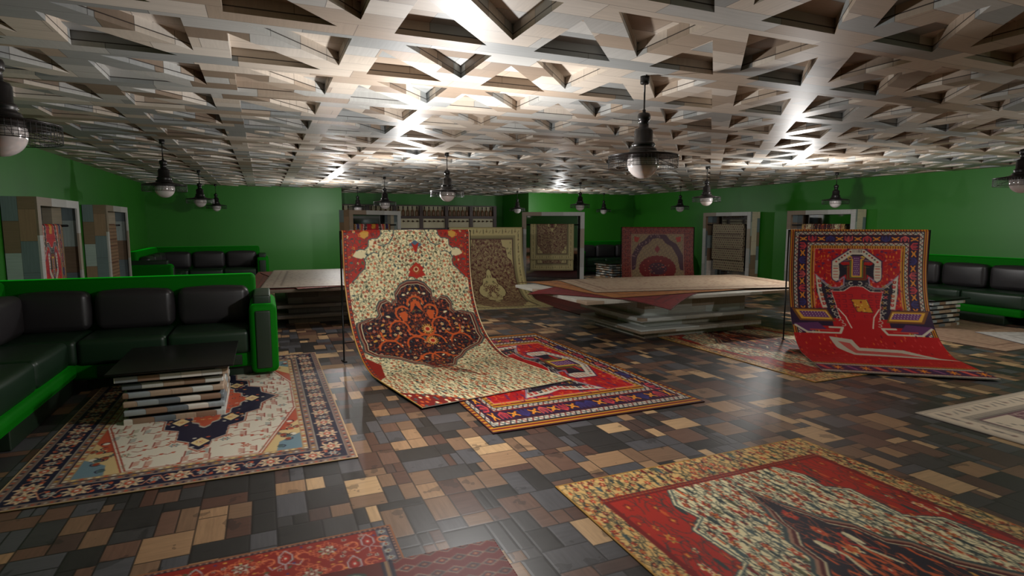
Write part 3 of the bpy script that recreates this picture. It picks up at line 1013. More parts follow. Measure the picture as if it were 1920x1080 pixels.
def pat_kazak_hang(W=1.55, L=3.0, res=270):
    c = Cv(W, L, res, KRED)
    s = W / 1250.0
    def Z(pts): return [((x - 95) * s, (y - 50) * s) for x, y in pts]
    kazak_border(c, 1.0)
    kred_field(c, .3, W - .3, .3, 1.2, 190)
    # the figure is drawn about photo x = 718
    off = W / 2 - (718 - 95) * s
    def Z2(pts): return [(x + off, y) for x, y in Z(pts)]
    kazak_figure(c, Z2, s)
    # hinge: below this the weave shows another stretch of the same design
    y0 = 1.14
    c.rect(0, W * .30, y0, 1.42, hexc(46, 28, 54)); c.rect(W * .70, W, y0, 1.42, hexc(46, 28, 54))
    for e in (0, 1):
        def X(x): return x if not e else W - x
        c.poly([(X(.02), y0 + .01), (X(.42), y0 + .01), (X(.5), y0 + .2), (X(.1), y0 + .2)], hexc(118, 72, 34))
        c.poly([(X(.06), y0 + .03), (X(.41), y0 + .03), (X(.47), y0 + .17), (X(.12), y0 + .17)], hexc(216, 164, 60))
        c.poly([(X(.1), y0 + .05), (X(.39), y0 + .05), (X(.44), y0 + .14), (X(.15), y0 + .14)], VIOL * 1.2)
        for i in range(9):
            for j in range(3):
                c.ell(X(.14 + i * .034 + j * .01), y0 + .062 + j * .03, .006, .006, IVORY)
        c.line([(X(.55), y0), (X(.62), y0 + .12), (X(.66), y0 + .3)], .014, IVORY)
        for k in range(5):
            c.curl(X(.5 + .02 * k), y0 + .03 + k * .055, .022, .5 + k, 4.6 + k, .01, IVORY * .9)
        c.poly([(X(.02), y0 + .25), (X(.3), y0 + .22), (X(.38), y0 + .34), (X(.1), y0 + .4)], VIOL)
        c.line([(X(.04), y0 + .28), (X(.16), y0 + .40), (X(.52), y0 + .40), (X(.56), y0 + .30), (X(.42), y0 + .30)], .03, IVORY * .9)
        c.line([(X(.2), y0 + .35), (X(.45), y0 + .35)], .018, hexc(190, 70, 60))
    # ground to the foot
    yb = 1.56
    c.rect(0, W, yb, L - .45, KRED)
    c.scatter(120, 0, W, yb, L - .5, lambda x, y, g, r: c.ell(x, y, .008, .028, [hexc(214, 92, 40), hexc(120, 18, 40), hexc(200, 60, 60)][int(r[0] * 2.99)]), False, .04)
    c.poly([(.38, yb + .05), (.62, yb + .1), (.66, yb + .28), (1.1, yb + .3), (W, yb + .62), (.9, yb + .52), (.55, yb + .50), (.42, yb + .3)], IVORY * .85)
    c.poly([(.46, yb + .14), (.58, yb + .18), (.62, yb + .36), (1.05, yb + .38), (1.3, yb + .5), (.88, yb + .46), (.58, yb + .44)], hexc(190, 86, 80))
    q = L - .45
    for (a, b, col) in ((0, .05, hexc(180, 116, 40)), (.05, .06, NAVY), (.06, .12, IVORY * .85), (.12, .13, DRED), (.13, .36, hexc(66, 30, 70)), (.36, .38, DRED), (.38, .44, IVORY * .85), (.44, .46, hexc(60, 24, 30))):
        c.rect(0, W, q + a, q + b, col)
    for i in range(60):
        c.rect(i * .027, i * .027 + .01, q + .01, q + .04, hexc(110, 26, 26))
        c.line([(i * .027, q + .07), (i * .027 + .02, q + .11)], .007, [NAVY, DRED, TEAL][i % 3]); c.line([(i * .027, q + .39), (i * .027 + .02, q + .43)], .007, [NAVY, DRED, TEAL][i % 3])
    for i in range(12):
        x = .06 + i * .13
        if i % 2:
            for a in (.5, 1.1, 2.0, 2.6): c.line([(x - .05 * cos(a), q + .245 - .09 * sin(a)), (x + .05 * cos(a), q + .245 + .09 * sin(a))], .016, hexc(222, 130, 40))
        else:
            c.poly([(x - .05, q + .15), (x + .01, q + .14), (x + .06, q + .34), (x - .0, q + .35)], [hexc(170, 40, 60), hexc(70, 50, 110), hexc(196, 70, 66)][(i // 2) % 3])
            c.line([(x - .02, q + .17), (x + .03, q + .32)], .012, hexc(214, 96, 80))
    return c.out()


def pat_kazak_flat():
    """the whole rug, both ends alike; v runs along the design's height"""
    W, L, res = 1.55, 2.2, 300
    c = Cv(W, L, res, KRED)
    s = W / 1250.0
    kazak_border(c, 1.0)
    kred_field(c, .3, W - .3, .3, L - .3, 240)
    off = W / 2 - (718 - 95) * s
    def Z2(pts): return [((x - 95) * s + off, (y - 50) * s) for x, y in pts]
    keep = c.a[int(L / 2 * res):].copy()
    kazak_figure(c, Z2, s)
    half = c.ny // 2
    c.a[c.ny - half:] = c.a[:half][::-1]
    return c.out()


def pat_heriz():
    """blue-black border with lobed rosettes, ivory hexagon field, rust corners, navy medallion"""
    W, L, res = 1.92, 3.32, 250
    IV = hexc(206, 198, 180); RU = hexc(172, 78, 54); NV = hexc(34, 32, 52); BR = hexc(122, 98, 88)
    c = Cv(W, L, res, BR)
    c.frame(0, .012, hexc(190, 160, 120))
    c.along(.03, .028, lambda x, y, a, i: c.ell(x, y, .009, .009, [IV * .8, RU, NV][i % 3]))
    c.frame(.055, .06, IV * .7)
    c.frame(.06, .225, NV)
    VN = hexc(196, 128, 96)
    def vine(x, y, a, i):
        ca, sa = cos(a), sin(a)
        def T(u, v): return (x + u * ca - v * sa, y + u * sa + v * ca)
        sg = 1 if i % 2 else -1
        c.line([T(-.055, -.045 * sg), T(-.02, -.05 * sg), T(.02, .05 * sg), T(.055, .045 * sg)], .008, VN)
        c.line([T(-.04, .02 * sg), T(-.02, .055 * sg), T(.0, .03 * sg)], .007, VN)
        c.ell(*T(.04, -.04 * sg), .012, .016, RU); c.ell(*T(-.035, .04 * sg), .010, .012, hexc(120, 130, 110))
    c.along(.1425, .075, vine)
    def ros(x, y, a, i):
        if i % 2 == 0:
            c.rose(x, y, .074, hexc(206, 178, 142), hexc(130, 124, 108), RU, 8)
            c.ell(x, y, .026, .026, RU); c.ell(x, y, .012, .012, IV)
        else:
            c.rose(x, y, .034, IV * .85, hexc(120, 140, 130), RU, 6)
    c.along(.1425, .125, ros)
    c.frame(.225, .232, IV * .7); c.frame(.232, .275, BR)
    c.along(.253, .036, lambda x, y, a, i: c.ell(x, y, .012, .010, [IV * .9, RU, NV, GOLD * .8][i % 4]))
    c.frame(.275, .283, NV); c.frame(.283, .32, hexc(160, 130, 96))
    c.along(.30, .04, lambda x, y, a, i: c.ell(x, y, .014, .011, [IV * .95, hexc(206, 180, 120), RU][i % 3]))
    d = .32
    # corners: sand and blue ground, rust inner slope
    c.rect(d, W - d, d, L - d, RU)
    tmp = Cv(W, L, res, hexc(0, 0, 0)); tmp.rect(d, W - d, d, L - d, hexc(1, 1, 1)); fld = tmp.a[:, :, 0] > .5
    c.clip = fld
    cx, cy = W / 2, L / 2
    for sy in (1, -1):
        def Y(v): return cy + sy * v
        c.polym([(d, Y(L / 2 - d)), (d + .3, Y(L / 2 - d)), (d + .22, Y(L / 2 - d - .3)), (d + .12, Y(L / 2 - d - .4)), (d, Y(L / 2 - d - .6))], hexc(196, 170, 120))
        c.polym([(d, Y(L / 2 - d)), (d + .16, Y(L / 2 - d)), (d + .14, Y(L / 2 - d - .16)), (d, Y(L / 2 - d - .3))], hexc(104, 128, 138))
        for k in range(14):
            a, b = RS.rand() * .3, RS.rand() * .6
            c.ell(d + a, Y(L / 2 - d - b), .02, .024, [RU, IV, TEAL, RU * .8][k % 4]); c.ell(W - d - a, Y(L / 2 - d - b), .02, .024, [RU, IV, TEAL, RU * .8][k % 4])
            c.curl(d + a, Y(L / 2 - d - b), .03, k, k + 3, .008, NV); c.curl(W - d - a, Y(L / 2 - d - b), .03, pi - k, pi - k - 3, .008, NV)
    fw, fh, tp = W / 2 - d - .0, L / 2 - d, .78
    hexa = [(cx - .38, cy - fh), (cx + .38, cy - fh), (cx + fw, cy - fh * .30), (cx + fw, cy + fh * .30), (cx + .38, cy + fh), (cx - .38, cy + fh), (cx - fw, cy + fh * .30), (cx - fw, cy - fh * .30)]
    hexb = [(cx + (x - cx) * 1.0, y) for x, y in hexa]
    c.poly(hexb, IV)
    c.line(hexb, .03, hexc(150, 60, 44), True); c.line(hexb, .012, IV, True)
    tmp = Cv(W, L, res, hexc(0, 0, 0)); tmp.poly(hexb, hexc(1, 1, 1)); c.clip = fld & (tmp.a[:, :, 0] > .5)
    def tw(x, y, sg, r):
        col = [hexc(150, 60, 50), hexc(122, 122, 96), hexc(90, 108, 110), hexc(160, 70, 50)][int(r[0] * 3.99)]
        k = int(r[1] * 5)
        if k < 2:
            for q in range(4): c.line([(x, y + q * .02), (x + sg * .035, y + q * .02 - .02)], .007, col)
            c.line([(x, y - .02), (x, y + .08)], .007, hexc(140, 66, 56))
        elif k == 2: c.rose(x, y, .034, col, IV, RU, 6)
        else:
            c.line([(x - .04, y), (x, y + .02 * sg), (x + .04, y - .01)], .007, hexc(140, 66, 56)); c.ell(x + .03, y, .012, .012, RU)
    c.scatter(190, d, cx, d, L - d, tw, True, .065)
    for yy in (cy - fh * .62, cy + fh * .62):
        for t in range(12):
            a = t * pi / 6
            c.line([(cx + .02 * cos(a), yy + .02 * sin(a)), (cx + .09 * cos(a), yy + .09 * sin(a))], .016, hexc(120, 124, 104))
        c.ell(cx, yy, .035, .035, RU)
    for xx in (cx - fw * .72, cx + fw * .72):
        for t in range(12):
            a = t * pi / 6
            c.line([(xx + .02 * cos(a), cy + .02 * sin(a)), (xx + .09 * cos(a), cy + .12 * sin(a))], .016, hexc(110, 116, 104))
        c.poly([(xx - .04, cy), (xx, cy - .06), (xx + .04, cy), (xx, cy + .06)], RU); c.ell(xx, cy, .014, .02, IV)
    step = ((0, -1), (.12, -.93), (.14, -.84), (.3, -.78), (.32, -.6), (.52, -.54), (.54, -.36), (.74, -.3), (.76, -.15), (1, 0))
    md = medallion_pts(cx, cy, .5, 1.12, step)
    c.poly([(cx + (x - cx) * 1.06, cy + (y - cy) * 1.03) for x, y in md], RU * .9)
    c.poly([(cx + (x - cx) * 1.03, cy + (y - cy) * 1.015) for x, y in md], IV * .9)
    c.poly(md, NV)
    c.poly([(cx + (x - cx) * .62, cy + (y - cy) * .6) for x, y in md], IV * .8)
    c.poly([(cx + (x - cx) * .58, cy + (y - cy) * .57) for x, y in md], RU)
    for (dx, dy) in ((0, .86), (0, -.86), (.34, .42), (-.34, .42), (.34, -.42), (-.34, -.42), (.62, 0), (-.62, 0)):
        x, y = cx + dx * .5, cy + dy * 1.12
        c.poly([(x - .06, y), (x, y - .09), (x + .06, y), (x, y + .09)], hexc(214, 190, 140)); c.rose(x, y, .034, hexc(196, 150, 90), IV, RU, 5)
        for q in range(6):
            a = q * pi / 3
            c.ell(x + .085 * cos(a), y + .1 * sin(a), .014, .014, [IV * .9, RU][q % 2])
    def dots(x, y, sg, r): c.rose(x, y, .018, [IV, GOLD, NV, TEAL][int(r[0] * 3.99)], RU, IV, 5)
    c.scatter(60, cx - .25, cx, cy - .5, cy + .5, dots, True, .06)
    c.clip = None
    return c.out()


def pat_yellow(W=1.92, L=3.0, res=150, med=1.0, cor=1.0):
    """olive-beige ground, brown-red spray field"""
    BG = hexc(184, 170, 120); DK = hexc(92, 50, 46)
    c = Cv(W, L, res, BG)
    c.frame(0, .03, BG * .8)
    def bm(x, y, a, i):
        k = i % 3
        if k == 0: c.ell(x, y, .012, .05, BG * .55)
        elif k == 1: c.ell(x, y, .022, .018, hexc(124, 98, 66)); c.ell(x, y - .03, .008, .03, BG * .6)
        else: c.line([(x - .02, y + .03), (x + .02, y - .02)], .012, BG * .62)
    c.frame(.04, .05, BG * .68)
    c.along(.12, .085, bm)
    c.frame(.2, .208, BG * .6); c.frame(.208, .25, BG * .82); c.frame(.25, .275, BG * .58); c.frame(.275, .29, DK * .9)
    c.along(.23, .03, lambda x, y, a, i: c.ell(x, y, .007, .007, BG * .5))
    d = .29
    tmp = Cv(W, L, res, hexc(0, 0, 0)); tmp.rect(d, W - d, d, L - d, hexc(1, 1, 1)); fld = tmp.a[:, :, 0] > .5
    c.clip = fld
    c.rect(d, W - d, d, L - d, DK)
    def sp(x, y, sg, r):
        a = r[0] * 6.28 * sg
        c.curl(x, y, .03, a, a + 3.6 * sg, .010, BG * (.85 + .2 * r[1])); c.ell(x, y, .008, .013, BG * .95)
    c.scatter(560, d, W / 2, d, L - d, sp, True, .042)
    for sy in (0, 1):
        def Y(v): return v if not sy else L - v
        pts = [(d + a_ * cor, Y(d + b_ * cor)) for a_, b_ in ((0, 0), (.34, 0), (.3, .16), (.2, .2), (.16, .42), (.05, .5), (0, .7))]
        c.polym(pts, BG * 1.02)
        c.linem(pts[1:], .014, DK * .8)
        for k in range(8):
            x, y = d + (.03 + RS.rand() * .14) * cor, Y(d + (.04 + RS.rand() * .3) * cor)
            c.ell(x, y, .012, .02, BG * .65); c.ell(W - x, y, .012, .02, BG * .65)
    md = medallion_pts(W / 2, L / 2, .42 * med, .75 * med)
    c.poly([(W / 2 + (x - W / 2) * 1.06, L / 2 + (y - L / 2) * 1.04) for x, y in md], DK * .7)
    c.poly(md, BG * 1.04)
    for k in range(40):
        a, b = RS.rand() * .3, (RS.rand() - .5) * 1.1
        if abs(b) / .75 + a / .42 < .9 * med:
            c.ell(W / 2 + a, L / 2 + b, .012, .02, BG * .6); c.ell(W / 2 - a, L / 2 + b, .012, .02, BG * .6)
    for k in range(30):
        a, b = RS.rand() * .2 * med, (RS.rand() - .5) * .6 * med
        c.curl(W / 2 + a, L / 2 + b, .03, k, k + 3.5, .011, DK); c.curl(W / 2 - a, L / 2 + b, .03, pi - k, pi - k - 3.5, .011, DK)
    c.clip = None
    return c.out()


def pat_tabriz(W=1.55, L=3.0, res=150):
    """brick red border, beige net field with violet arch and red half medallion"""
    c = Cv(W, L, res, hexc(104, 34, 28))
    c.frame(0, .012, hexc(90, 34, 30))
    def bm(x, y, a, i):
        c.curl(x, y, .03, a + i, a + i + 4, .009, [hexc(116, 72, 58), hexc(56, 26, 36)][i % 2]); c.ell(x, y, .010, .010, hexc(120, 82, 62))
    c.along(.05, .05, bm); c.along(.11, .06, bm); c.along(.17, .05, bm)
    c.frame(.2, .207, hexc(70, 30, 36)); c.frame(.207, .215, hexc(172, 150, 120))
    d = .22
    BE = hexc(126, 108, 78)
    c.rect(d, W - d, d, L - d, BE)
    tmp = Cv(W, L, res, hexc(0, 0, 0)); tmp.rect(d, W - d, d, L - d, hexc(1, 1, 1)); c.clip = tmp.a[:, :, 0] > .5
    g = .034
    for i in range(int(W / g)):
        for j in range(int(L / g)):
            c.ell(i * g + (j % 2) * g / 2, j * g, .009, .011, hexc(84, 56, 54) if (i + j) % 3 else hexc(130, 96, 70))
    VI = hexc(62, 36, 46)
    for sy in (0, 1):
        def Y(v): return v if not sy else L - v
        arch = [(W / 2, Y(.25)), (W / 2 - .14, Y(.28)), (W / 2 - .22, Y(.4)), (W / 2 - .36, Y(.5)), (W / 2 - .42, Y(.62)), (d + .06, Y(.78)), (d + .02, Y(1.1))]
        c.linem(arch, .12, VI)
        for p in arch:
            for q in range(5):
                c.ell(p[0] + (RS.rand() - .5) * .1, p[1] + (RS.rand() - .5) * .1, .010, .010, hexc(150, 120, 110))
        c.polym([(d + .05, Y(.27)), (d + .17, Y(.3)), (d + .13, Y(.42)), (d + .06, Y(.4))], hexc(140, 44, 36))
    c.poly([(W / 2 - .06, .6), (W / 2, .5), (W / 2 + .06, .6), (W / 2, .7)], hexc(112, 40, 44))
    cy = 1.12
    for k in range(25):
        a = k * 2 * pi / 24
        c.ell(W / 2 + .34 * cos(a), cy + .30 * sin(a), .06, .06, hexc(96, 28, 28))
    c.ell(W / 2, cy, .36, .32, hexc(96, 28, 28)); c.ell(W / 2, cy, .2, .17, VI)
    for k in range(60):
        a, r = RS.rand() * 6.28, RS.rand() ** .5
        c.ell(W / 2 + .32 * r * cos(a), cy + .28 * r * sin(a), .012, .012, [BE, hexc(90, 30, 40), hexc(176, 90, 70)][k % 3])
    c.clip = None
    return c.out()


def pat_kilim(W=1.07, L=2.4, res=150, base=(156, 140, 112), dark=(66, 42, 40)):
    BG = hexc(*base); DK = hexc(*dark)
    c = Cv(W, L, res, BG)
    g = .075
    for j in range(int(L / g) + 1):
        for i in range(int(W / g) + 1):
            x, y = i * g + (j % 2) * g / 2, j * g
            c.poly([(x - .032, y), (x, y - .026), (x + .032, y), (x, y + .026)], BG * .6 if (i * 3 + j) % 4 else DK * 1.1)
            c.ell(x, y, .006, .006, BG)
    for y0 in (.52, .66, 1.02, 1.12, 1.5, 1.64, 2.0):
        c.rect(.1, W - .1, y0, y0 + .022, DK); c.rect(.1, W - .1, y0 + .04, y0 + .05, DK * 1.1)
    c.rect(0, W, .94, .955, DK * .9)
    for x in (.07, .12, W - .12, W - .07):
        c.rect(x, x + .012, 0, .7, DK * 1.1)
    return c.out()


def pat_runner(W=1.92, L=3.35, res=230, stretch=1.0):
    """red ground, rosette lozenges of small orange rings, grey tendrils, ivory flowered end guard"""
    BR = hexc(142, 40, 30)
    c = Cv(W, L, res, BR)
    c.frame(0, .02, hexc(150, 96, 60)); c.frame(.02, .05, hexc(110, 80, 74))
    c.along(.035, .022, lambda x, y, a, i: c.rect(x - .005, x + .005, y - .009, y + .009, hexc(180, 140, 110) if i % 2 else hexc(60, 40, 50)))
    c.frame(.05, .056, NAVY)
    OR = hexc(214, 120, 76); GR = hexc(176, 166, 168); IV = hexc(206, 196, 176)
    # end guard on the short side
    for x0 in (.056, W - .15):
        c.rect(x0, x0 + .094, .056, L - .056, hexc(96, 92, 100))
        y = .1
        while y < L - .08:
            c.rose(x0 + .047, y, .034, IV, hexc(90, 110, 90), RED, 7); c.ell(x0 + .03, y + .05, .012, .02, NAVY); y += .105
    def loz(x, y, st):
        for a in range(16):
            t = a / 16 * 4
            k = int(t); u = t - k
            P = [(0, -1), (1, 0), (0, 1), (-1, 0), (0, -1)]
            px = P[k][0] * (1 - u) + P[k + 1][0] * u; py = P[k][1] * (1 - u) + P[k + 1][1] * u
            c.ring(x + px * .125, y + py * .125 * st, .021, .008, OR)
        c.rose(x, y, .07, IV * .9, hexc(120, 40, 30), IV, 8, 0, st)
        for a in range(8): c.ell(x + .05 * cos(a * pi / 4), y + .05 * st * sin(a * pi / 4), .012, .012 * st, IV if a % 2 else hexc(120, 130, 110))
    def palm(x, y, st):
        pts = [(x, y - .13 * st), (x + .05, y - .05 * st), (x + .05, y + .03 * st), (x, y + .08 * st), (x - .05, y + .03 * st), (x - .05, y - .05 * st)]
        c.line(pts, .013, GR, True); c.ell(x, y - .01, .025, .045 * st, RED); c.ell(x, y - .01, .011, .02 * st, IV)
        c.line([(x - .02, y + .07 * st), (x - .1, y + .12 * st), (x - .13, y + .05 * st)], .010, GR); c.line([(x + .02, y + .07 * st), (x + .1, y + .12 * st), (x + .13, y + .05 * st)], .010, GR)
        c.line([(x, y + .08 * st), (x, y + .15 * st)], .010, GR)
    dx, dy = .36, .36 * stretch
    def bits(x, y, sg, r):
        k = int(r[0] * 5)
        if k == 0: c.rose(x, y, .024, IV, NAVY, OR, 5)
        elif k == 1: c.ell(x, y, .022, .012, OLIVE, r[1] * 3)
        elif k == 2: c.ell(x, y, .012, .012, hexc(70, 50, 110))
        elif k == 3: c.curl(x, y, .026, r[1] * 6, r[1] * 6 + 4, .009, OR)
        else: c.ell(x, y, .016, .010, GOLD)
    c.scatter(3200, .17, W - .17, .08, L - .08, bits, False, .05)
    j = 0
    y = .22
    while y < L - .1:
        x = .30 + (j % 2) * dx / 2
        i = 0
        while x < W - .2:
            (loz if (i + j) % 2 == 0 else palm)(x, y, 1.0)
            if (i + j) % 2: c.curl(x + .13, y, .05, 1.5, 5.8, .016, OR); c.curl(x - .13, y, .05, 1.6, -2.6, .016, OR)
            x += dx * .9; i += 1
        y += dy * .8; j += 1
    return c.out()


def pat_ikat(W=.8, L=1.2, res=220):
    c = Cv(W, L, res, hexc(140, 34, 28))
    for i in range(12):
        for j in range(16):
            x, y = i * .08 + (j % 2) * .04, j * .085
            for k, col in ((1, hexc(206, 180, 150)), (.72, hexc(60, 28, 50)), (.45, hexc(196, 70, 40)), (.2, hexc(220, 200, 150))):
                c.poly([(x - .045 * k, y), (x, y - .03 * k), (x + .045 * k, y), (x, y + .03 * k)], col if (i + j) % 2 else col * .8)
    c.rect(0, .26, 0, L, hexc(120, 36, 26))
    for j in range(8):
        c.ell(.13, .08 + j * .18, .06, .034, hexc(70, 90, 80)); c.ell(.13, .08 + j * .18, .04, .02, hexc(196, 190, 160)); c.ell(.13, .08 + j * .18, .02, .01, hexc(90, 70, 60))
    c.rect(.26, .31, 0, L, hexc(40, 34, 60)); c.rect(.275, .29, 0, L, hexc(190, 150, 110))
    return c.out()


def pat_plain(W, L, base, dark, res=90, bands=True):
    BG = hexc(*base); DK = hexc(*dark)
    c = Cv(W, L, res, BG)
    def sp(x, y, sg, r): c.ell(x, y, .014, .02, BG * (.72 + .2 * r[1]) if r[0] < .7 else DK)
    c.scatter(500, 0, W / 2, 0, L, sp, True, .04)
    if bands:
        c.frame(.0, .02, BG * .8)
        c.frame(.14, .155, DK); c.frame(.24, .27, DK * .9); c.frame(.27, .29, BG * .9)
    return c.out()


# ------------------------------------------------------------------ rug meshes
def rug_mesh(name, pos_fn, W, L, cell, img, thick=0.008, uv=None, under=None, mat=None):
    """dense sheet: pos_fn(u, s) -> (x, y, z), normal ; pattern stored per vertex"""
    nx = int(W / cell) + 1
    ny = int(L / cell) + 1
    u = np.linspace(0, 1, nx); v = np.linspace(0, 1, ny)
    U, V = np.meshgrid(u, v)
    P, N = pos_fn(U, V)
    P = P.reshape(-1, 3); N = N.reshape(-1, 3)
    TU, TV = (U, V) if uv is None else uv(U, V)
    H, Wd = img.shape[:2]
    fx = np.clip(TU.ravel() * (Wd - 1), 0, Wd - 1.001); fy = np.clip(TV.ravel() * (H - 1), 0, H - 1.001)
    ix = fx.astype(int); iy = fy.astype(int); ax = (fx - ix)[:, None]; ay = (fy - iy)[:, None]
    col = (img[iy, ix] * (1 - ax) + img[iy, ix + 1] * ax) * (1 - ay) + (img[iy + 1, ix] * (1 - ax) + img[iy + 1, ix + 1] * ax) * ay
    n = nx * ny
    idx = np.arange(n).reshape(ny, nx)
    q = np.stack([idx[:-1, :-1], idx[1:, :-1], idx[1:, 1:], idx[:-1, 1:]], -1).reshape(-1, 4)
    # coarse underside and skirt
    sx = np.unique(np.linspace(0, nx - 1, 25).astype(int)); sy = np.unique(np.linspace(0, ny - 1, 60).astype(int))
    lo = P.reshape(ny, nx, 3)[np.ix_(sy, sx)] - N.reshape(ny, nx, 3)[np.ix_(sy, sx)] * thick
    m = len(sx) * len(sy)
    j = (np.arange(m) + n).reshape(len(sy), len(sx))
    ql = np.stack([j[:-1, :-1], j[:-1, 1:], j[1:, 1:], j[1:, :-1]], -1).reshape(-1, 4)
    qs = []
    for a in range(len(sy) - 1):
        qs.append((idx[sy[a], 0], j[a, 0], j[a + 1, 0], idx[sy[a + 1], 0]))
        qs.append((idx[sy[a + 1], nx - 1], j[a + 1, -1], j[a, -1], idx[sy[a], nx - 1]))
    for a in range(len(sx) - 1):
        qs.append((idx[0, sx[a + 1]], j[0, a + 1], j[0, a], idx[0, sx[a]]))
        qs.append((idx[ny - 1, sx[a]], j[-1, a], j[-1, a + 1], idx[ny - 1, sx[a + 1]]))
    Q = np.concatenate([q, ql, np.array(qs)]).astype(np.int32)
    VV = np.concatenate([P, lo.reshape(-1, 3)]).astype(np.float32)
    und = np.array([40, 30, 28.]) if under is None else np.array(under, float)
    CC = np.concatenate([col, np.tile(und, (m, 1))]) / 255.0
    me = bpy.data.meshes.new(name)
    me.vertices.add(len(VV)); me.vertices.foreach_set('co', VV.ravel())
    me.loops.add(len(Q) * 4); me.loops.foreach_set('vertex_index', Q.ravel())
    me.polygons.add(len(Q))
    me.polygons.foreach_set('loop_start', np.arange(0, len(Q) * 4, 4, dtype=np.int32))
    me.polygons.foreach_set('loop_total', np.full(len(Q), 4, np.int32))
    sm = np.zeros(len(Q), bool); sm[:len(q)] = True
    me.update(calc_edges=True)
    me.polygons.foreach_set('use_smooth', sm)
    at = me.color_attributes.new('pattern', 'BYTE_COLOR', 'POINT')
    cc = np.ones((len(VV), 4), np.float32); cc[:, :3] = np.clip(CC, 0, 1)
    at.data.foreach_set('color_srgb', cc.ravel())
    me.materials.append(mat or M_RUG)
    o = bpy.data.objects.new(name, me)
    C.objects.link(o)
    return o


def flat_fn(W, L, z, wav=0.0):
    def f(U, V):
        P = np.stack([U * W, -V * L, z + wav * np.sin(U * 5) * np.sin(V * 7)], -1)
        N = np.zeros_like(P); N[..., 2] = 1
        return P, N
    return f


def path_fn(W, pts, droop=0.0):
    """sheet following a side profile: pts = (forward, z); local x across, local -y forward"""
    pts = np.array(pts, float)
    d = np.r_[0, np.cumsum(np.hypot(*np.diff(pts, axis=0).T))]
    L = d[-1]
    def f(U, V):
        s = V * L
        fw = np.interp(s, d, pts[:, 0]); z = np.interp(s, d, pts[:, 1])
        e = .01
        df = np.interp(s + e, d, pts[:, 0]) - np.interp(s - e, d, pts[:, 0]); dz = np.interp(s + e, d, pts[:, 1]) - np.interp(s - e, d, pts[:, 1])
        ln = np.hypot(df, dz) + 1e-9
        P = np.stack([U * W, -fw, z], -1)
        N = np.stack([np.zeros_like(U), dz / ln, df / ln], -1)
        # outward normal: forward and up
        N = np.stack([np.zeros_like(U), dz / ln, df / ln], -1)
        return P, N
    return f, L


IMG = {}
IMG['hero'] = pat_hero()
IMG['cream'] = pat_cream_floor()
IMG['kazh'] = pat_kazak_hang()
IMG['kazf'] = pat_kazak_flat()
IMG['heriz'] = pat_heriz()
IMG['yellow'] = pat_yellow(1.92, 3.0, 170, .78, .9)
IMG['pale'] = np.clip(pat_yellow() * [1.12, 1.12, 1.3] + [22, 22, 34], 0, 255)
IMG['yhang'] = pat_yellow(1.7, 3.0, 150, .42, .6)
IMG['tabriz'] = pat_tabriz()
IMG['kilim'] = pat_kilim()
IMG['kilimt'] = pat_kilim(1.07, 2.4, 150, (150, 118, 90), (90, 48, 40))
IMG['runner'] = pat_runner(1.92 * 1.8, 3.35 * 1.8, 150)
IMG['ikat'] = pat_ikat() * .8


def lay(name, x0, x1, y0, y1, img, label, z=.009, cell=.0075, uv=None, cat='rug', group='rugs lying on the parquet', thick=.008):
    """rug on the floor; its first row lies at the far side y1"""
    W, L = x1 - x0, y1 - y0
    o = rug_mesh(name, flat_fn(W, L, 0), W, L, cell, img, thick, uv)
    o.location = (x0, y1, z)
    tag(o, label, cat, group)
    return o


rot = lambda U, V: (1 - V, 1 - U)     # design lies across: its head points to +x
lay('floor_rug', -1.42, .5, 3.68, 7.0, IMG['heriz'], 'ivory and rust floor rug with navy rosette border under the near slatted coffee table', cell=.005)
lay('floor_rug', 1.45, 3.37, 3.73, 7.08, IMG['kazf'], 'bright red floor rug with star border partly under the hanging cream carpet', cell=.005, uv=rot)
lay('floor_rug', 1.47, 3.39, -.54, 2.81, IMG['cream'], 'large cream flowered floor rug with red corners at the bottom right', cell=.0052)
lay('floor_rug', -1.40, .52, -.6, 2.76, IMG['runner'], 'red floor rug with orange rosettes along the bottom left edge', cell=.0052)
o = lay('floor_rug', 4.75, 6.67, 3.79, 7.1, IMG['cream'], 'cream and red floor rug under the low block table and the hanging red carpet', cell=.009)
lay('floor_rug', 4.70, 6.62, -.5, 2.84, IMG['pale'], 'pale beige floor rug at the right edge in front of the hanging red carpet', cell=.009)
lay('floor_rug', 7.97, 9.89, 3.86, 7.1, pat_plain(1.92, 3.3, (168, 138, 116), (120, 84, 72)), 'faded tan floor rug under the right hand coffee table', cell=.02)
lay('floor_rug', 4.75, 6.67, 8.3, 11.0, pat_plain(1.92, 2.8, (110, 40, 38), (60, 30, 34)), 'dark maroon floor rug behind the block table', cell=.02)
o = lay('floor_rug', 0, .78, 0, 1.2, IMG['ikat'], 'small dark red diamond patterned rug overlapping the red rosette rug', z=.019, cell=.006)
o.location = (.16, 2.44, .019); o.rotation_euler = (0, 0, radians(-2))
o = lay('floor_rug', 0, 1.5, 0, 2.6, pat_plain(1.5, 2.6, (206, 200, 196), (170, 160, 156)), 'floor rug painted highlight white, lying askew over the tan rug at the right edge', z=.019, cell=.02)
o.location = (8.97, 4.72, .019); o.rotation_euler = (0, 0, radians(-26))  # near-white base colour paints in a highlight on this rug end


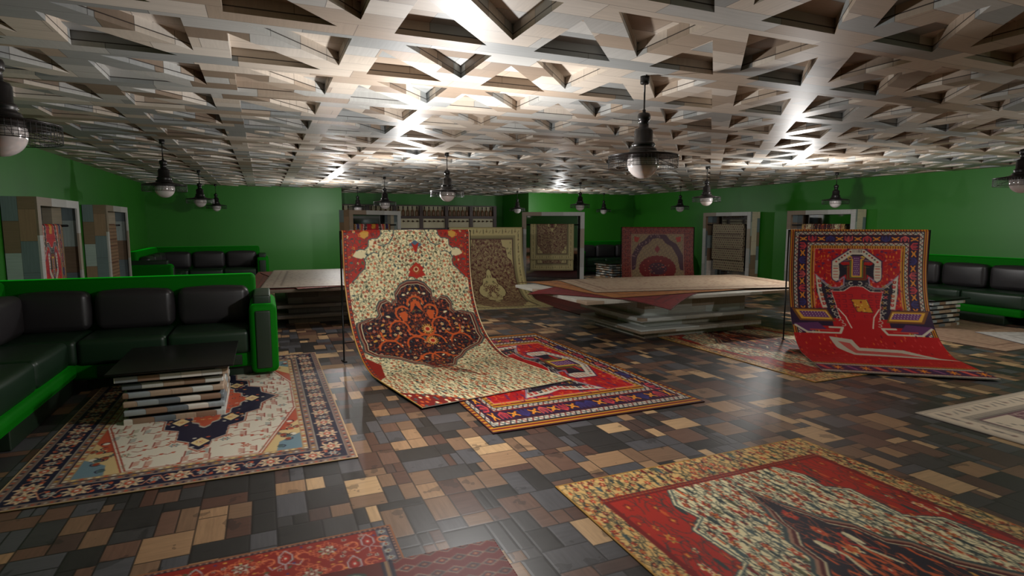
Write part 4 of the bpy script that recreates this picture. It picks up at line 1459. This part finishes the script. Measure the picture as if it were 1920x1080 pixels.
# ------------------------------------------------------------------ hanging carpets on low stands
def drape(ztop=1.43, run=2.0, flat_from=.95):
    """profile from the rail straight down, swinging out to the floor"""
    pts = [(-.03, ztop - .1), (-.025, ztop - .02), (0, ztop), (.02, ztop - .03)]
    zf = .014
    # quadratic-like curve
    P0, P1, P2, P3 = (.03, ztop - .4), (.06, .55), (.34, .02), (flat_from + .1, zf)
    pts.append((.022, ztop - .2))
    for i in range(0, 25):
        t = i / 24
        a = (1 - t) ** 3; b = 3 * t * (1 - t) ** 2; c_ = 3 * t * t * (1 - t); d = t ** 3
        pts.append((a * P0[0] + b * P1[0] + c_ * P2[0] + d * P3[0], max(zf, a * P0[1] + b * P1[1] + c_ * P2[1] + d * P3[1])))
    pts.append((run, zf))
    return pts


def standing(tlx, tly, ang, img, run, cell, lab_c, lab_s, w=1.55, lift=0.0, rise=0.0):
    a = radians(ang)
    pts = drape(1.432, run)
    pts = [(f, z + (rise if z < .02 else 0)) for f, z in pts]
    fn, L = path_fn(w, pts)
    skip = .1 / L
    o = rug_mesh('display_carpet', fn, w, L, cell, img, .008, uv=lambda U, V: (U, np.clip((V - skip) / (1 - skip), 0, 1)), under=(170, 164, 156))
    o.location = (tlx, tly, lift); o.rotation_euler = (0, 0, a)
    tag(o, lab_c, 'carpet', 'carpets hung over low stands')
    st = empty('carpet_stand', (tlx, tly, 0), a)
    tag(st, lab_s, 'stand', 'black carpet stands')
    MB().tube([(-.015, 0, 1.415), (w + .015, 0, 1.415)], .009, 10).build('rail', M_BLACK, st)
    for x in (-.015, w + .015):
        MB().tube([(x, 0, .012), (x, 0, 1.424)], .009, 10).build('post', M_BLACK, st)
        MB().box(x - .015, x + .015, -.06, .06, 0, .012).build('foot', M_BLACK, st)
    MB().tube([(0, .03, .2), (w, .03, .2)], .006, 8).build('stretcher', M_BLACK, st)
    return o


standing(.77, 6.43, 10, IMG['hero'], 2.0, .005, 'cream flowered carpet with dark medallion hanging in the centre', 'thin black stand carrying the cream medallion carpet', rise=.012)
standing(6.17, 5.41, -36.4, IMG['kazh'], 1.72, .0052, 'bright red carpet with purple star border hanging on the right', 'thin black stand carrying the bright red carpet', rise=.012)
standing(3.46, 11.32, -7, IMG['yellow'], 1.95, .009, 'olive beige carpet with brown spray field hanging behind the cream one', 'thin black stand carrying the olive beige carpet')
standing(7.37, 10.97, -30, IMG['tabriz'], 1.6, .009, 'brick red and beige carpet hanging between the two right hand cabinets and the corner sofa', 'thin black stand carrying the brick red carpet')


# ------------------------------------------------------------------ display cabinets with mirrors and hung rugs
def cabinet(x, y, ang, w, lab):
    r = empty('display_cabinet', (x, y, 0), radians(ang))
    tag(r, lab, 'cabinet', 'plank clad mirror cabinets')
    H, D, S = 1.78, .30, .10
    MB().box(0, .03, .02, D, 0, H).build('side_panel', M_CAB, r)
    MB().box(w - .03, w, .02, D, 0, H).build('side_panel', M_CAB, r)
    MB().box(.03, w - .03, .02, D, H - .03, H).build('top_panel', M_CAB, r)
    MB().box(.03, w - .03, .02, D, 0, .08).build('bottom_panel', M_CAB, r)
    MB().box(.03, w - .03, D - .02, D, .08, H - .03).build('mirror', M_MIRROR, r)
    f = MB()
    f.box(0, S, 0, .02, 0, H); f.box(w - S, w, 0, .02, 0, H); f.box(S, w - S, 0, .02, H - .09, H); f.box(S, w - S, 0, .02, 0, .09)
    f.build('face_frame', M_FACE, r)
    MB().tube([(.03, .13, 1.475), (w - .03, .13, 1.475)], .014, 12).build('hanging_rail', M_BLACK, r)
    return r


def hung(x, y, ang, x0, x1, z1, z2, img, cell, lab, uv=None):
    """rug folded over the rail: front fall to z1, rear fall to z2"""
    a = radians(ang)
    w = x1 - x0
    pts = [(-.024, 1.40), (-.022, 1.47), (-.012, 1.492), (0, 1.498), (.012, 1.492), (.022, 1.47), (.03, (1.47 + z1) / 2), (.03, z1)]
    fn, L = path_fn(w, pts)
    o = rug_mesh('hung_rug', fn, w, L, cell, img, .004, uv=lambda U, V: (U, .42 + .58 * V), under=(110, 96, 80))
    fn2, L2 = path_fn(w, [(0, 1.40), (.001, z2)])
    b2 = rug_mesh('rear_fall', fn2, w, L2, cell, img, .004, uv=lambda U, V: (U, .46 + .54 * V), under=(110, 96, 80))
    b2.parent = o
    b2.location = (0, .024, 0)
    o.location = (x + cos(a) * x0 - sin(a) * .13, y + sin(a) * x0 + cos(a) * .13, 0)
    o.rotation_euler = (0, 0, a)
    tag(o, lab, 'rug', 'rugs hung over cabinet rails')
    return o


CABS = [
    (-2.14, 7.5, 90, 1.5, 'plank cabinet on the left wall, nearer of the two', .3, 1.15, .55, .3, 'kazf', 'small red rug hung in the nearer cabinet on the left wall'),
    (-2.14, 10.4, 90, 1.5, 'plank cabinet on the left wall, farther of the two', .35, 1.1, .6, .4, 'kilimt', 'plain tan rug hung in the farther cabinet on the left wall'),
    (1.62, 12.15, 34.6, 1.5, 'plank cabinet set askew in front of the bottle rack', .22, 1.27, .6, .36, 'kazf', 'dark red rug hung in the cabinet before the bottle rack'),
    (5.74, 12.78, -23, 1.5, 'free standing plank cabinet left of the far corner sofa', .2, 1.26, .62, .36, 'yhang', 'beige and brown rug hung in the free standing cabinet'),
    (10.56, 12.0, -90, 1.6, 'plank cabinet on the right wall, farther of the two', .25, 1.3, .6, .33, 'kilim', 'banded beige rug hung in the farther cabinet on the right wall'),
    (10.56, 9.36, -90, 1.6, 'plank cabinet on the right wall, mostly behind the bright red carpet', .3, 1.3, .6, .33, 'cream', 'flowered red and cream rug hung in the cabinet behind the bright red carpet'),
]
for (x, y, a, w, lab, h0, h1, z1, z2, im, lr) in CABS:
    cabinet(x, y, a, w, lab)
    hung(x, y, a, h0, h1, z1, z2, IMG[im], .009, lr)


# ------------------------------------------------------------------ corner sofas
def sofa(ox, oy, sg, lab):
    """L-shaped sofa; corner at (ox, oy), first run along sg*x, second run toward -y"""
    r = empty('corner_sofa', (ox, oy, 0))
    tag(r, lab, 'sofa', 'green corner sofas')
    def B(mb, a, b, c, d, z0, z1, rad, seg=3, puff=0.0):
        mb.rbox(sg * a, sg * b, -d, -c, z0, z1, rad, seg, puff)
        return mb
    X1, Y1 = 2.27, 2.52      # inner faces of the arms
    B(MB(), .0, X1 + .06, .0, .20, .05, .965, .05).build('backrest', M_VELVET, r)
    B(MB(), .0, .20, .19, Y1 + .06, .05, .965, .05).build('backrest', M_VELVET, r)
    B(MB(), .19, X1 + .02, .19, .83, .10, .25, .03).build('base', M_VELVET, r)
    B(MB(), .19, .845, .80, Y1 - .02, .13, .25, .03).build('base', M_VELVET, r)
    B(MB(), .9, X1, .3, .765, .0, .11, .01).build('plinth', M_INSET, r)
    B(MB(), .3, .835, .9, Y1 - .22, .0, .15, .012).build('plinth', M_INSET, r)
    # arms with an inset front panel and a cap
    a = B(MB(), X1, X1 + .25, .02, .93, .04, .72, .055).build('armrest', M_VELVET, r)
    B(MB(), X1 + .05, X1 + .19, .90, .945, .09, .66, .015).build('arm_panel', M_INSET, a)
    B(MB(), X1 + .04, X1 + .2, .10, .84, .70, .80, .02).build('arm_cap', M_INSET, a)
    a = B(MB(), .02, .80, Y1, Y1 + .25, .04, .72, .055).build('armrest', M_VELVET, r)
    B(MB(), .78, .815, Y1 + .05, Y1 + .19, .09, .66, .015).build('arm_panel', M_INSET, a)
    B(MB(), .10, .72, Y1 + .04, Y1 + .2, .70, .80, .02).build('arm_cap', M_INSET, a)
    B(MB(), 1.0, X1 - .08, .82, .842, .125, .225, .008).build('apron_panel', M_INSET, r)
    for (x0, x1, y0, y1) in ((.2, .86, .2, .86), (.865, 1.555, .2, .86), (1.565, X1 - .005, .2, .86), (.2, .81, .865, 1.65), (.2, .81, 1.66, Y1 - .005)):
        B(MB(), x0, x1, y0, y1, .235, .47, .045, 4, .012).build('seat_cushion', M_SEAT, r)
    for (x0, x1) in ((.30, .86), (.92, 1.56), (1.62, 2.25)):
        B(MB(), x0, x1, .20, .385, .485, .848, .055, 4, .02).build('back_cushion', M_LEATHER, r)
    for (y0, y1) in ((.42, 1.05), (1.12, 1.76), (1.83, 2.48)):
        B(MB(), .20, .385, y0, y1, .485, .848, .055, 4, .02).build('back_cushion', M_LEATHER, r)
    return r


sofa(-2.43, 7.0, 1, 'green corner sofa with black cushions nearest the camera on the left')
sofa(-2.43, 15.56, 1, 'green corner sofa with black cushions against the far left wall')
sofa(10.88, 7.22, -1, 'green corner sofa with black cushions at the right edge')
sofa(10.88, 15.56, -1, 'green corner sofa in the far right corner beside the free standing cabinet')


# ------------------------------------------------------------------ coffee tables of stacked slats
def coffee(x, y, lab):
    r = empty('coffee_table', (x, y, 0))
    tag(r, lab, 'table', 'slatted coffee tables')
    MB().box(-.42, .42, -.5, .5, .405, .42, .004).build('table_top', M_TTOP, r)
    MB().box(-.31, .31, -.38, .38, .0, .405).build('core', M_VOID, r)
    for k in range(6):
        z = .004 + k * .067
        e = .035 if k == 5 else .0
        MB().rbox(-.34 - e, .34 + e, -.42 - e, .42 + e, z, z + .043, .012 if 0 < k < 5 else .004, 2).build('slat_tray', M_SLAT, r)
    return r


coffee(-.675, 5.38, 'black topped coffee table of wood slats on the ivory rug at the left')
coffee(9.1, 5.6, 'black topped coffee table of wood slats beside the bright red hanging carpet')
coffee(9.1, 13.9, 'black topped coffee table of wood slats in front of the far corner sofa')


# ------------------------------------------------------------------ low block tables with rug piles
def block_table(x, y, rz, dark, lab, hx=1.98, a=.86):
    r = empty('block_table', (x, y, 0), rz)
    tag(r, lab, 'table', 'low block tables')
    m = M_BLOCKD if dark else M_BLOCK
    b = .61
    for (z0, z1, e) in ((0, .085, 0), (.155, .245, 0), (.30, .555, 0)):
        MB().box(-a - e, a + e, -b - e, b + e, z0, z1, .003).build('block', m, r)
    for (z0, z1, e) in ((.095, .15, .16), (.25, .30, .16)):
        MB().box(-a - e, a + e, -b - e, b + e, z0, z1, .003).build('shelf_board', m, r)
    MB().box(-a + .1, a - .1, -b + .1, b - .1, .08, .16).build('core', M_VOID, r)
    MB().box(-hx, hx, -1.035, 1.035, .56, .60, .003).build('table_top', m, r)
    return r


block_table(5.39, 6.80, 0, False, 'low table of stacked grey wood blocks between the two front hanging carpets')
block_table(.91, 10.12, pi / 2, True, 'low table of dark wood blocks behind the near sofa and cream carpet', 1.66)


def pile(cx, cy, w, l, ang, z, base, dark, lab, img=None, droop=.0, over=(1.98, 1.035), c0=(5.39, 6.80)):
    a = radians(ang)
    im = img if img is not None else pat_plain(w, l, base, dark)
    ca, sa = cos(a), sin(a)
    def fn(U, V):
        x = (U - .5) * w; y = (.5 - V) * l
        X = cx + x * ca - y * sa; Y = cy + x * sa + y * ca
        ox = np.maximum(np.abs(X - c0[0]) - over[0], 0); oy = np.maximum(np.abs(Y - c0[1]) - over[1], 0)
        o_ = np.hypot(ox, oy)
        Z = z - droop * o_ ** 1.6 + .0015 * np.sin(X * 6) * np.sin(Y * 5)
        P = np.stack([X, Y, Z], -1)
        N = np.zeros_like(P); N[..., 2] = 1
        return P, N
    o = rug_mesh('stacked_rug', fn, w, l, .012, im, .007)
    tag(o, lab, 'rug', 'rugs piled on the low tables')
    return o


G2 = 'rugs piled on the grey block table'
pile(4.93, 6.9, 1.9, 3.0, -56, .609, (112, 34, 36), (60, 24, 32), 'dark red rug with a corner hanging over the front of the grey block table', droop=.25)
pile(5.07, 7.2, 2.6, 2.6, 3, .618, (158, 104, 58), (84, 50, 46), 'golden brown rug in the middle of the pile on the grey block table', droop=.12)
pile(5.72, 7.0, 3.35, 1.95, -11, .627, (164, 144, 122), (110, 76, 62), 'greyish beige rug on top of the pile on the grey block table', droop=.12)
pile(.75, 10.1, 1.9, 3.2, -3, .609, (120, 54, 46), (70, 34, 34), 'rust red rug at the bottom of the pile on the dark block table', droop=.2, c0=(.91, 10.12), over=(1.035, 1.66))
pile(1.05, 10.05, 1.8, 3.1, 9, .618, (130, 70, 64), (90, 50, 50), 'pinkish red rug in the middle of the pile on the dark block table', droop=.2, c0=(.91, 10.12), over=(1.035, 1.66))
pile(1.0, 10.1, 1.92, 3.2, -4, .627, (158, 142, 126), (112, 92, 80), 'greyish beige rug on top of the pile on the dark block table', droop=.2, c0=(.91, 10.12), over=(1.035, 1.66))


# ------------------------------------------------------------------ pendant lamps
def lamp_proto():
    r = empty('pendant_lamp', (0, 0, 2.4))
    def Z(pr): return [(a, z - 2.4) for a, z in pr]
    MB().lathe(Z([(0.0, 2.471), (.012, 2.471), (.012, 2.40), (.028, 2.40), (.028, 2.358), (.024, 2.354), (0, 2.354)]), 24).build('ceiling_canopy', M_SATIN, r)
    MB().tube([(0, 0, -.045), (0, 0, -.22)], .0055, 10).build('stem', M_SATIN, r)
    MB().lathe(Z([(0, 2.2), (.010, 2.2), (.010, 2.185), (.034, 2.178), (.039, 2.165), (.039, 2.145), (.034, 2.133), (.030, 2.131), (.030, 2.092), (.050, 2.085), (.057, 2.07), (.057, 2.005), (.066, 2.0), (.071, 1.992), (.071, 1.98), (.064, 1.972),
                  (.078, 1.965), (.084, 1.955), (.082, 1.948), (.10, 1.942), (.118, 1.936), (.215, 1.922), (.217, 1.918), (.215, 1.914), (.12, 1.92), (.09, 1.90), (.0, 1.90)]), 48).build('lamp_shade', M_SATIN, r)
    g = MB()
    R = .214
    n = 64
    for k in range(n):
        t = 2 * pi * k / n
        x, y = R * cos(t), R * sin(t)
        g.tube([(x, y, 1.918 - 2.4), (x, y, 1.847 - 2.4)], .0011, 4, False)
    for z in (1.912, 1.898, 1.884, 1.870, 1.856, 1.847):
        pts = [(R * cos(2 * pi * k / 48), R * sin(2 * pi * k / 48), z - 2.4) for k in range(49)]
        g.tube(pts, .0011 if z > 1.85 else .002, 4, False)
    for k in range(12):
        t = 2 * pi * k / 12
        g.tube([(R * cos(t), R * sin(t), 1.847 - 2.4), (.1 * cos(t), .1 * sin(t), 1.9 - 2.4)], .0010, 4, False)
    g.build('wire_guard', M_WIRE, r)
    prof = [(.097 * sin(pi * k / 24), 1.878 - .097 * cos(pi * k / 24) - 2.4) for k in range(0, 20)]
    MB().lathe([(max(a, .0005), z) for a, z in prof], 32).build('glass_globe', M_GLOBE, r)
    return r


LP = [(-1.0, 3.13, 'at the left edge'), (-.96, 7.33, 'above the near left sofa'), (-.96, 11.25, 'second behind the near left sofa'), (-.96, 15.0, 'farthest in the left row'),
      (2.2, 3.06, 'largest in view above the red floor rug'), (2.2, 7.25, 'above the hanging cream carpet'), (2.2, 11.4, 'before the askew plank cabinet'), (2.2, 14.9, 'nearest the left end of the bottle rack'),
      (6.45, 3.12, 'cut by the right edge'), (6.5, 7.33, 'above the grey block table'), (6.45, 11.25, 'above the free standing cabinet'), (6.5, 14.8, 'beside the right end of the bottle rack'),
      (9.35, 7.27, 'above the hanging bright red carpet'), (9.35, 11.45, 'above the hanging brick red carpet'), (9.35, 14.9, 'before the far right corner sofa')]
proto = lamp_proto()
for k, (x, y, s) in enumerate(LP):
    o = proto if k == 0 else copy_tree(proto, (x, y, 2.4))
    o.location = (x, y, 2.4)
    tag(o, 'black pendant lamp with wire guard and globe ' + s, 'lamp', 'black pendant lamps')


# ------------------------------------------------------------------ bottle rack in the alcove
rk = empty('bottle_rack', (0, 17.28, 0))
tag(rk, 'long dark wooden bottle rack with cream back panels in the rear alcove', 'rack')
x0, x1, nb = 1.98, 6.86, 6
pit = (x1 - x0 - .1) / nb
MB().box(x0, x1, 0, .3, 2.03, 2.06).build('top_board', M_RACK, rk)
for z0, z1 in ((1.655, 1.735), (1.33, 1.37), (.0, .08)):
    MB().box(x0, x1, 0, .3, z0, z1).build('shelf', M_RACK, rk)
for k in range(nb + 1):
    xx = x0 + k * pit
    MB().box(xx, xx + .1, -.005, .3, 0, 2.03).build('post', M_RACK, rk)
MB().box(x0, x1, .15, .17, 1.66, 2.03).build('back_panel', M_PANEL, rk)
MB().box(x0 + .02, x1 - .02, .06, .08, 1.37, 1.655).build('front_panel', M_PANEL, rk)


def bottle(loc, lab, group):
    o = empty('bottle', loc)
    MB().lathe([(.0, 0), (.042, 0), (.046, .01), (.046, .13), (.038, .16), (.02, .185), (.015, .205), (.015, .27)], 14).build('bottle_body', M_BOTTLE, o)
    MB().lathe([(.0165, .205), (.0165, .285), (.0, .287)], 12).build('neck_foil', M_CAP, o)
    tag(o, lab, 'bottle', group)
    return o


ORD = ['first', 'second', 'third', 'fourth', 'fifth', 'sixth']
bp = bottle((x0 + .2, 17.35, 1.735), None, 'upright bottles on the rack top shelf')
lp = bottle((x0 + .2, 17.5, 1.5), None, 'bottles lying in the rack panel')
for k in range(nb):
    for j in range(5):
        xx = x0 + k * pit + .1 + (j + .5) * (pit - .1) / 5
        p = bp if k + j == 0 else copy_tree(bp, (0, 0, 0))
        q = lp if k + j == 0 else copy_tree(lp, (0, 0, 0))
        p.location = (xx, 17.36, 1.735)
        q.location = (xx, 17.51, 1.575)
        q.rotation_euler = (pi / 2, 0, 0)
        p['label'] = '%s upright brown bottle in the %s bay of the rack from the left' % (ORD[j], ORD[k])
        q['label'] = '%s dark bottle neck in the lower panel of the %s rack bay from the left' % (ORD[j], ORD[k])
